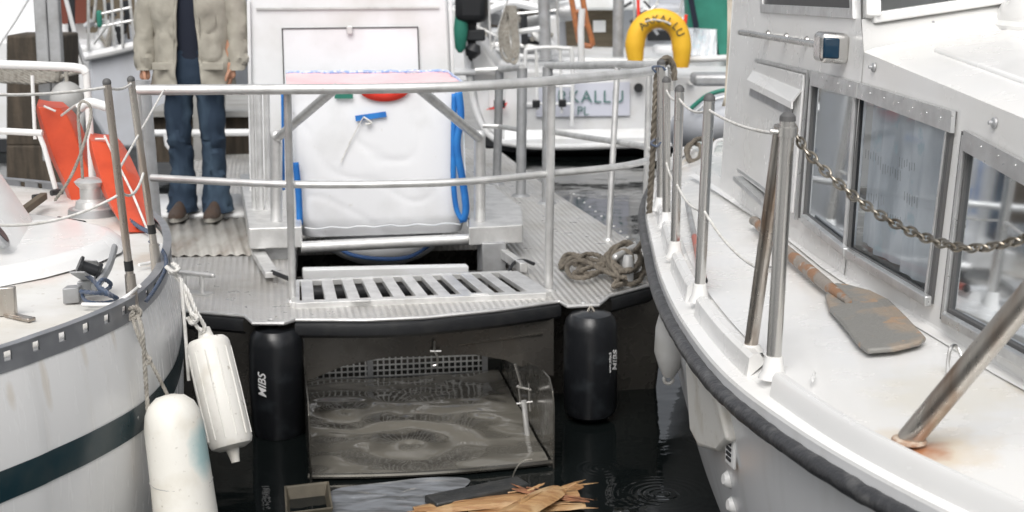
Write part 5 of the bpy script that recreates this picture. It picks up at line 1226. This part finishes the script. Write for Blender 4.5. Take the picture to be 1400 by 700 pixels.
# cockpit and cabin further forward
def Cc(x, y, dy=1.5): return at(x, y, AY + dy)
MB().prism([Cc(640, 98), Cc(990, 92), Cc(990, 78), Cc(860, 80), Cc(770, 78), Cc(690, 74), Cc(640, 84)], V((.1, 2, 0))).build('cockpit_coaming', 'gel_bg', ay, bevel=.03)
cab = MB().prism([Cc(640, 84, 3.5), Cc(990, 84, 3.5), Cc(975, 20, 3.5), Cc(940, 6, 3.5), Cc(700, 6, 3.5), Cc(655, 30, 3.5)], V((.1, 2.5, 0))).build('cabin', 'grey_hull', ay, bevel=.05)
MB().prism([Cc(776, 78, 3.4), Cc(840, 77, 3.4), Cc(838, 14, 3.4), Cc(772, 14, 3.4)], V((0, .08, 0))).build('companionway_door', 'wood_brown', ay)
MB().prism([Cc(811, 44, 3.36), Cc(828, 44, 3.36), Cc(828, 28, 3.36), Cc(811, 28, 3.36)], V((0, .03, 0))).build('notice', 'white_text', ay)
for q in ((885, 56, 918, 40), (716, 62, 738, 50), (665, 52, 690, 38)):
    MB().prism([Cc(q[0], q[1], 3.42), Cc(q[2], q[1], 3.42), Cc(q[2], q[3], 3.42), Cc(q[0], q[3], 3.42)], V((0, .05, 0))).build('window', 'black_plastic', ay, bevel=.02)
MB().box(Cc(800, 3, 3.2), (1.6, .5, .18)).build('cabin_top_bin', 'gel_bg', ay, bevel=.04)
mb = MB(); mb.tube([A(743, -20, .5), A(746, 82, .5)], .065, 12); mb.build('backstay_post', 'galv_dark', ay)
mb = MB(); mb.tube([A(846, -20, .3), A(845, 78, .3)], .06, 12); mb.build('backstay_post', 'galv_dark', ay)
mb = MB(); mb.tube([A(686, 47, .2), A(738, 39, .2)], .03, 8); mb.build('boom_strut', 'gel_bg', ay); mb = MB(); mb.tube([A(795, 90, -.1), A(794, 40, -.1), A(796, 12, -.1)], .035, 8); mb.build('boom_strut', 'gel_bg', ay)
# rigging wires and clutter tubes
mb = MB()
for a, b in (((700, -20), (664, 96)), ((655, -20), (656, 98)), ((668, -20), (672, 98)), ((760, -20), (764, 70)), ((867, -10), (868, 90)), ((935, -10), (921, 60)), ((692, 20), (760, 14)), ((880, 12), (935, 26)), ((870, 30), (900, 5)), ((640, 30), (700, 60)), ((905, -10), (880, 40))):
    MB().tube([A(*a, .6), A(*b, .6)], .014, 6).build('rigging_wire', 'galv', ay)
for k_, (pts_, r_, m_) in enumerate((([(640, 8), (664, 14), (700, 4), (738, 12)], .05, 'gel_bg'), ([(655, 64), (690, 60), (742, 66)], .03, 'galv'), ([(650, -10), (660, 40), (676, 60)], .05, 'galv_dark'), ([(700, 62), (720, 70), (742, 64)], .04, 'gel_bg'), ([(664, 20), (668, 92)], .05, 'galv'), ([(756, -10), (758, 60)], .045, 'galv_dark'), ([(880, 22), (905, 18), (938, 24)], .04, 'galv'), ([(655, 85), (670, 78), (684, 86)], .08, 'pvc_grey'), ([(940, 70), (955, 62), (968, 72)], .07, 'galv_dark'))):
    MB().tube([A(x, y, .9 + .1 * k_) for x, y in pts_], r_, 8, sm=4).build('deck_tube', m_, ay)
for q in ((648, 18, 40, 26, 'galv_dark'), (672, 8, 30, 18, 'gel_bg'), (725, 60, 24, 16, 'dark'), (660, 76, 20, 14, 'dark'), (756, 48, 18, 60, 'gel_bg'), (912, 68, 40, 14, 'gel_bg'), (752, 4, 26, 20, 'gel_bg')):
    MB().box(A(q[0], q[1], 1.2), (scl(q[2]), .3, scl(q[3]))).build('deck_box', q[4], ay, bevel=.04)
random.seed(11)
for k_ in range(26):
    x = random.uniform(645, 770); y = random.uniform(0, 88); dx, dy = random.choice(((2, 50), (28, -6), (16, 12), (-10, 30), (40, 4))); m_ = random.choice(('galv_dark', 'gel_bg', 'dark', 'galv', 'rope_grey', 'wood_dark'))
    dy = min(dy, 90 - y)
    MB().tube([A(x, y, 1.0), A(x + dx * .5, y + dy * .5 + random.uniform(-5, 5), .95), A(x + dx, y + dy, 1.0)], random.uniform(.012, .045), 6, sm=3).build('deck_tube', m_, ay)
for k_ in range(10):
    x = random.uniform(860, 915); y = random.uniform(0, 30); MB().tube([A(x, y, .9), A(x + random.uniform(-25, 25), y + random.uniform(5, 30), .9)], random.uniform(.01, .03), 6).build('deck_tube', random.choice(('galv_dark', 'dark', 'galv')), ay)
MB().prism([Cc(655, 40, 1.4), Cc(690, 38, 1.4), Cc(688, 14, 1.4), Cc(652, 16, 1.4)], V((0, .2, 0))).build('spray_hood', 'galv_dark', ay, bevel=.05)
MB().prism([Cc(700, 30, 1.4), Cc(742, 22, 1.4), Cc(740, 6, 1.4), Cc(704, 10, 1.4)], V((0, .2, 0))).build('spray_hood', 'wood_dark', ay, bevel=.05)
# furled cover (grey) over boom
mb = MB(); mb.tube([A(690, 34, 1.5), A(715, 28, 1.5), A(745, 22, 1.5), A(780, 14, 1.5)], .10, 12, sm=4)
for v in mb.v: v += V((0, 0, .03 * noise.noise(v * 5)))
mb.build('boom_cover', 'galv_dark', ay)
# hanging rope hank
mb = MB()
for k in range(11):
    x = 697 + 2.2 * (k % 5) - 3 + random.uniform(-2, 2); w2 = random.uniform(5, 11); yb = random.uniform(72, 88)
    mb.tube([A(x, 8, -.1 + .02 * k), A(x - w2, 40, -.1), A(x - w2 * .8, yb - 12, -.12), A(x + 2, yb, -.12), A(x + w2, yb - 14, -.1), A(x + w2 * .7, 40, -.1), A(x + 2, 8, -.1)], .012, 6, sm=5)
tag(mb.build('rope_hank', 'rope_grey'), 'hank of grey rope hanging at the stern of the yacht, left of its ladder', 'rope')
# outboard motor & green fender
ob = thing('outboard_motor', 'black outboard motor clamped upright at the left end of the yacht stern', 'outboard motor', A(645, 90, -.3))
MB().box(A(645, 2, -.3), (.34, .4, .42)).build('engine_cowl', 'black_plastic', ob, bevel=.08, seg=3); MB().prism([A(638, 28, -.3), A(652, 26, -.3), A(650, 70, -.3), A(645, 86, -.3), A(640, 80, -.3)], V((0, .12, 0))).build('leg', 'black_plastic', ob, bevel=.02)
mb = MB(); mb.lathe(A(643, 78, -.3), A(650, 60, -.3), [(0, .05), (.5, .09), (1, .05)], 12); mb.build('propeller_hub', 'dark', ob); mb = MB(); mb.box(A(645, 48, -.35), (.28, .06, .12)); mb.build('clamp_bracket', 'dark', ob, bevel=.02)
a, b = A(631, 8, -.4), A(629, 72, -.4); t = thing('green_fender', 'slim green fender hanging beside the black outboard motor', 'fender', b); MB().lathe(a, b, [(0, .02), (.1, .06), (.5, .075), (.9, .055), (1, .02)], 16).build('fender_body', 'green', t); MB().tube([a, A(632, -20, -.4)], .01, 6).build('fender_rope', 'rope_grey', t)
# rusty orange folding frame
of = thing('orange_frame', 'rusty orange tube frame leaning above the yacht cockpit, right of its ladder', 'frame', A(800, 62, .2))
mb = MB(); mb.tube([A(778, -20, .2), A(786, 25, .2), A(792, 58, .2)], .03, 8); mb.tube([A(794, -20, .2), A(801, 25, .2), A(810, 60, .2), A(798, 62, .2)], .03, 8, sm=3); mb.tube([A(782, 18, .2), A(800, 14, .2)], .025, 8); mb.tube([A(785, 36, .2), A(804, 34, .2)], .025, 8); mb.build('tube_frame', 'orange_frame', of)
# horseshoe lifebuoy
hb = thing('horseshoe_buoy', 'yellow horseshoe lifebuoy lettered along its top, hanging on the yacht stern rail', 'lifebuoy', A(898, 95, -.4))
pts = [A(x, y, -.4) for x, y in ((869, 84), (868, 62), (873, 42), (886, 29), (903, 25), (920, 32), (929, 46), (932, 66), (932, 92))]
MB().tube(pts, [scl(10), scl(13), scl(13), scl(13), scl(13), scl(13), scl(13), scl(13), scl(9)], 16, sm=5).build('float_ring', 'yellow', hb)
mb = MB()
for i, ch in enumerate('ARKALLU'):
    a = R(133 - i * 17.5); cc = A(899, 60, -.4); p = cc + V((math.cos(a) * scl(31), -scl(13.3), math.sin(a) * scl(33))); rt = V((math.sin(a), 0, -math.cos(a))); up = V((math.cos(a), 0, math.sin(a)))
    tt = text(None, ch, scl(14), p, rt, up, None, None, bold=True); mb.add(tt.v, tt.f)
mb.build('lettering', 'yellow_ink', hb, smooth=False)
mb = MB(); mb.tube([A(882, 30, -.6), A(892, 27, -.62), A(908, 29, -.62), A(917, 33, -.62)], .01, 6, sm=3); mb.build('grab_line', 'rope_white', hb)
mb = MB(); mb.tube([A(872, -15, -.3), A(873, 25, -.3), A(866, 45, -.3)], .018, 6); mb.tube([A(938, 20, -.3), A(936, 35, -.3)], .018, 6); mb.build('hanger', 'red', hb)
# green canopy and clear screen on a boat further right
gc = thing('green_canopy', 'dark green canvas boat canopy with a clear plastic screen, behind the lifebuoy', 'canopy', A(975, 95, 1.2))
MB().prism([A(938, -30, 1.2), A(1010, -30, 1.2), A(1012, 90, 1.2), A(985, 82, 1.2), A(978, 40, 1.2), A(941, 38, 1.2)], V((.1, 1.2, 0))).build('canvas', 'green', gc)
mb = MB(); rows = [[A(942 + i * 2, 40 + j * 9, 1.15 + .03 * math.sin(i * 1.3 + j)) for i in range(20)] for j in range(5)]; mb.grid(rows).build('clear_screen', 'curtain', gc)
MB().beam(A(941, -20, 1.1), A(952, 38, 1.1), .06, .02, V((0, 1, 0))).build('dark_strap', 'navy', gc)
MB().prism([A(930, 98, 1.3), A(1040, 98, 1.3), A(1040, 82, 1.3), A(930, 80, 1.3)], V((0, 1.2, 0))).build('canopy_base', 'gel_bg', gc)
# inflatable dinghy
DYY = 12.2
dg = thing('inflatable_dinghy', 'grey inflatable dinghy with green stripes floating behind the motorboat wheelhouse', 'dinghy', at(965, 200, DYY))
dp = [at(x, y, DYY) for x, y in ((940, 190), (940, 168), (948, 148), (965, 130), (990, 120), (1040, 116))]
dp = [dp[0]] + dp[1:]; MB().tube([at(1040, 160, DYY), at(990, 162, DYY), at(962, 170, DYY + .1), at(945, 180, DYY + .5)], scl(34) * .78, 18, sm=5).build('side_tube', 'grey_hull', dg)
ys = at(990, 128, DYY - .32); mb = MB()
mb.tube([at(1040, 122, DYY - .15), at(1000, 122, DYY - .15), at(968, 130, DYY - .15), at(945, 148, DYY - .1)], .02, 6, sm=4); mb.build('green_stripe', 'green', dg)
mb = MB(); mb.tube([at(1040, 131, DYY - .24), at(1000, 131, DYY - .24), at(970, 139, DYY - .22), at(950, 154, DYY - .15)], .014, 6, sm=4); mb.build('white_stripe', 'gel_bg', dg)
MB().box(at(1010, 108, DYY + .3), (.8, .3, .1)).build('bow_cover', 'galv_dark', dg, bevel=.03)

# left background: tarred pile, paired grey posts, hull, bow
pY2 = 11.5
wp = MB(); wp.prism([at(8, 200, pY2), at(88, 200, pY2), at(85, 48, pY2), at(8, 48, pY2)], V((0, .45, 0)))
wp.prism([at(8, 260, pY2), at(88, 260, pY2), at(88, 198, pY2), at(8, 198, pY2)], V((0, .45, 0)))
tag(wp.build('mooring_pile', 'wood_dark', bevel=.02, smooth=False), 'square dark tarred wooden pile behind the pair of grey posts at the left', 'pile')
for i, (x0, x1, lb) in enumerate(((44, 61, 'left one of the two leaning grey steel posts in front of the tarred pile'), (62, 78, 'right one of the two leaning grey steel posts in front of the tarred pile'))):
    Y = 9.8; c0 = at((x0 + x1) / 2, -60, Y); c1 = at((x0 + x1) / 2 + 16, 220, Y)
    tag(MB().beam(c0, c1, (x1 - x0) / F * Y, .07, V((0, 1, 0))).build('steel_post', 'galv_dark', smooth=False, bevel=.01), lb, 'post', 'leaning grey steel posts')
mb = MB()
for k in range(6): yy = 92 + k * 3.5; mb.rope([at(-30, yy - 6 + k, 9.6), at(20, yy + 1, 9.6), at(46, yy + 3, 9.6), at(66, yy + 2 + math.sin(k) * 2, 9.58), at(82, yy, 9.62), at(70, yy - 2, 9.9)], .02)
mb.rope([at(84, 105, 9.6), at(100, 100, 9.5), at(118, 96, 9.4)], .016)
tag(mb.build('wrapped_rope', 'rope_grey'), 'grey mooring rope wound round the two leaning grey posts', 'rope')
hl = thing('white_boat', 'white boat hull behind the tarred pile at the far left, with red-brown cabin board', 'boat', at(20, 190, 16))
def Bq(x, y, dy=0): return at(x, y, 16 + dy)
MB().prism([Bq(-160, 206), Bq(110, 206), Bq(118, 150), Bq(122, 62), Bq(-160, 40)], V((0, 4, 0))).build('hull', 'gel_bg', hl, bevel=.05)
MB().prism([Bq(-160, 50, .8), Bq(130, 66, .8), Bq(130, -40, .8), Bq(-160, -60, .8)], V((0, 3, 0))).build('superstructure', 'gel_bg', hl, bevel=.05)
MB().prism([Bq(81, 33, .6), Bq(119, 32, .6), Bq(118, -40, .6), Bq(80, -40, .6)], V((0, .15, 0))).build('cabin_board', 'red_brown', hl)
MB().prism([Bq(-160, 208, -.05), Bq(112, 208, -.05), Bq(110, 190, -.05), Bq(-160, 190, -.05)], V((0, .04, 0))).build('waterline_band', 'dark', hl)
an = thing('anchor', 'black anchor hanging at the bow of the white boat below the red-brown board', 'anchor', at(100, 75, 14.5))
mb = MB(); mb.tube([at(98, -20, 14.5), at(98, 40, 14.5), at(101, 62, 14.5), at(106, 74, 14.5)], .035, 8, sm=3); mb.tube([at(88, 66, 14.5), at(92, 62, 14.5), at(100, 60, 14.5), at(103, 68, 14.5)], .03, 8, sm=3); mb.build('shank', 'dark', an)
mb = MB(); mb.tube([at(88, -10, 12), at(106, 60, 12), at(118, 96, 12)], .018, 6); mb.tube([at(44, -10, 12), at(20, 30, 12), at(-10, 75, 12)], .010, 6)
tag(mb.build('forestay', 'gel_bg'), 'white and grey stays crossing the frame at the top left', 'stay')
gb = thing('grey_boat', 'pale grey boat bow with cluttered white pulpit rails, left of the person', 'boat', at(150, 190, 14))
def G(x, y, dy=0): return at(x, y, 14 + dy)
mb = MB(); mb.prism([G(118, 78), G(150, 70), G(192, 60), G(260, 56), G(260, 205), G(150, 205), G(124, 160)], V((.2, 3, 0))); mb.build('hull', 'grey_hull', gb, bevel=.05)
mb = MB(); mb.tube([G(116, 78, -.05), G(150, 71, -.05), G(190, 61, -.05), G(260, 56, -.05)], .045, 10); mb.build('gunwale', 'gel_bg', gb)
mb = MB()
for a, b in (((121, -20), (121, 70)), ((141, -20), (146, 40)), ((152, -20), (156, 62)), ((165, -20), (168, 64)), ((175, -20), (184, 60)), ((134, 20), (180, 10)), ((140, 36), (182, 28)), ((128, 60), (150, 30)), ((186, -20), (187, 62)), ((133, -20), (128, 30))): mb.tube([G(*a, -.1), G(*b, -.1)], .014, 6)
mb.build('pulpit_rails', 'galv', gb)
random.seed(5)
for k in range(14):
    x = random.uniform(118, 186); y = random.uniform(-5, 50); MB().tube([G(x, y, .2), G(x + random.uniform(-14, 14), y + random.uniform(8, 34), .2)], random.uniform(.012, .04), 6).build('rigging_piece', random.choice(('dark', 'galv_dark', 'wood_dark', 'rope_grey')), gb)
mb = MB()
for k in range(14): mb.sphere(G(random.uniform(126, 184), random.uniform(40, 68), .3), random.uniform(.05, .13), 10, 6)
mb.build('deck_gear', 'gel_bg', gb)
MB().prism([G(118, -40, 1.2), G(200, -40, 1.2), G(200, 45, 1.2), G(118, 45, 1.2)], V((0, .1, 0))).build('wheelhouse', 'wood_brown', gb)
MB().box(G(136, 26, -.1), (.05, .05, .16)).build('green_bottle', 'green', gb, bevel=.02)
# pale buoy hanging at the yacht pulpit
bu = thing('pale_buoy', 'pale grey round buoy hanging behind the yacht pulpit, above the orange floats', 'buoy', at(96, 165, 8.5)); mb = MB(); mb.sphere(at(92, 138, 8.5), .10, 18, 12, (1, 1, 1.15)); mb.build('float_body', 'pvc_grey', bu); MB().tube([at(92, 118, 8.5), at(90, 98, 8.5)], .012, 8).build('hanger', 'rope_grey', bu)
# jetty behind the person
jt = thing('jetty', 'low concrete and timber jetty behind the person, with a white rail', 'jetty', at(270, 240, 12.2))
MB().prism([at(205, 222, 12.2), at(345, 222, 12.2), at(345, 160, 12.2), at(205, 160, 12.2)], V((0, 1.6, 0))).build('timber_fascia', 'wood_dark', jt, smooth=False)
MB().prism([at(200, 160, 12.1), at(348, 160, 12.1), at(348, 152, 12.1), at(200, 152, 12.1)], V((0, 1.8, 0))).build('deck', 'concrete', jt, smooth=False)
MB().prism([at(264, 262, 11.6), at(300, 262, 11.6), at(298, 60, 11.6), at(262, 60, 11.6)], V((0, .3, 0))).build('post', 'concrete', jt, smooth=False, bevel=.02)
mb = MB(); mb.tube([at(205, 182, 11.4), at(345, 181, 11.4)], .028, 10); mb.build('white_rail', 'gel_bg', jt)
mb = MB(); mb.tube([at(226, 184, 11.3), at(228, 198, 11.3), at(234, 205, 11.3)], .018, 8); mb.build('hook', 'gel_bg', jt)
for px_, r_, lb in ((194, .05, 'grey tube upright rising behind the left yacht stanchions'),):
    tag(MB().tube([at(px_ - 2, 110, 7.6), at(px_ + 16, 330, 7.6)], r_, 14).build('upright_tube', 'galv_dark'), lb, 'post')
# far boats filling the marina behind
def far_boat(x0, x1, Y, hz_, col, label, cabin=True):
    a = at(x0, 100, Y); b = at(x1, 100, Y); W_ = b.x - a.x
    t = thing('far_boat', label, 'boat', V(((a.x + b.x) / 2, Y, 0)), 'boats moored far behind')
    mb = MB(); rows = []
    for z, k in ((-.2, .86), (0, .9), (hz_ * .6, .97), (hz_, 1.0)): rows.append([V(((a.x + b.x) / 2 + W_ / 2 * k * sx, Y + sy, z)) for sx, sy in ((-1, 0), (-.4, -.25), (.4, -.25), (1, 0), (1, 5), (-1, 5))])
    mb.grid(rows, True); mb.f.append(tuple(range(18, 24))); mb.build('hull', col, t, bevel=.04)
    if cabin:
        c = V(((a.x + b.x) / 2, Y + 2.4, hz_ + .45)); MB().box(c, (W_ * .7, 2.6, .9)).build('cabin', 'gel_bg', t, bevel=.12, seg=3)
        for s in (-.22, .05, .27): MB().box(c + V((W_ * s, -1.31, .1)), (W_ * .16, .03, .35)).build('window', 'black_plastic', t, bevel=.01)
    mb = MB()
    for i in range(7):
        x = a.x + W_ * i / 6; mb.tube([V((x, Y + .1, hz_)), V((x, Y + .1, hz_ + .6))], .02, 6)
    mb.tube([V((a.x, Y + .1, hz_ + .6)), V((b.x, Y + .1, hz_ + .6))], .02, 6); mb.build('guard_rail', 'galv', t)
    MB().tube([V(((a.x + b.x) / 2, Y + 3, hz_)), V(((a.x + b.x) / 2, Y + 3, 10))], .07, 10).build('mast', 'galv_dark', t)
far_boat(-220, 60, 27, 1.2, 'gel_bg', 'white far boat at the extreme left behind the grey posts')
far_boat(80, 330, 30, 1.3, 'gel_bg', 'white far boat seen past the left shoulder of the person')
far_boat(560, 760, 25, 1.2, 'gel_bg', 'white far boat seen between bulk bag wheelhouse and yacht cabin')
far_boat(780, 1010, 29, 1.4, 'grey_hull', 'grey far boat seen above the lifebuoy')
far_boat(1030, 1300, 32, 1.3, 'gel_bg', 'white far boat hidden mostly by the motorboat wheelhouse')
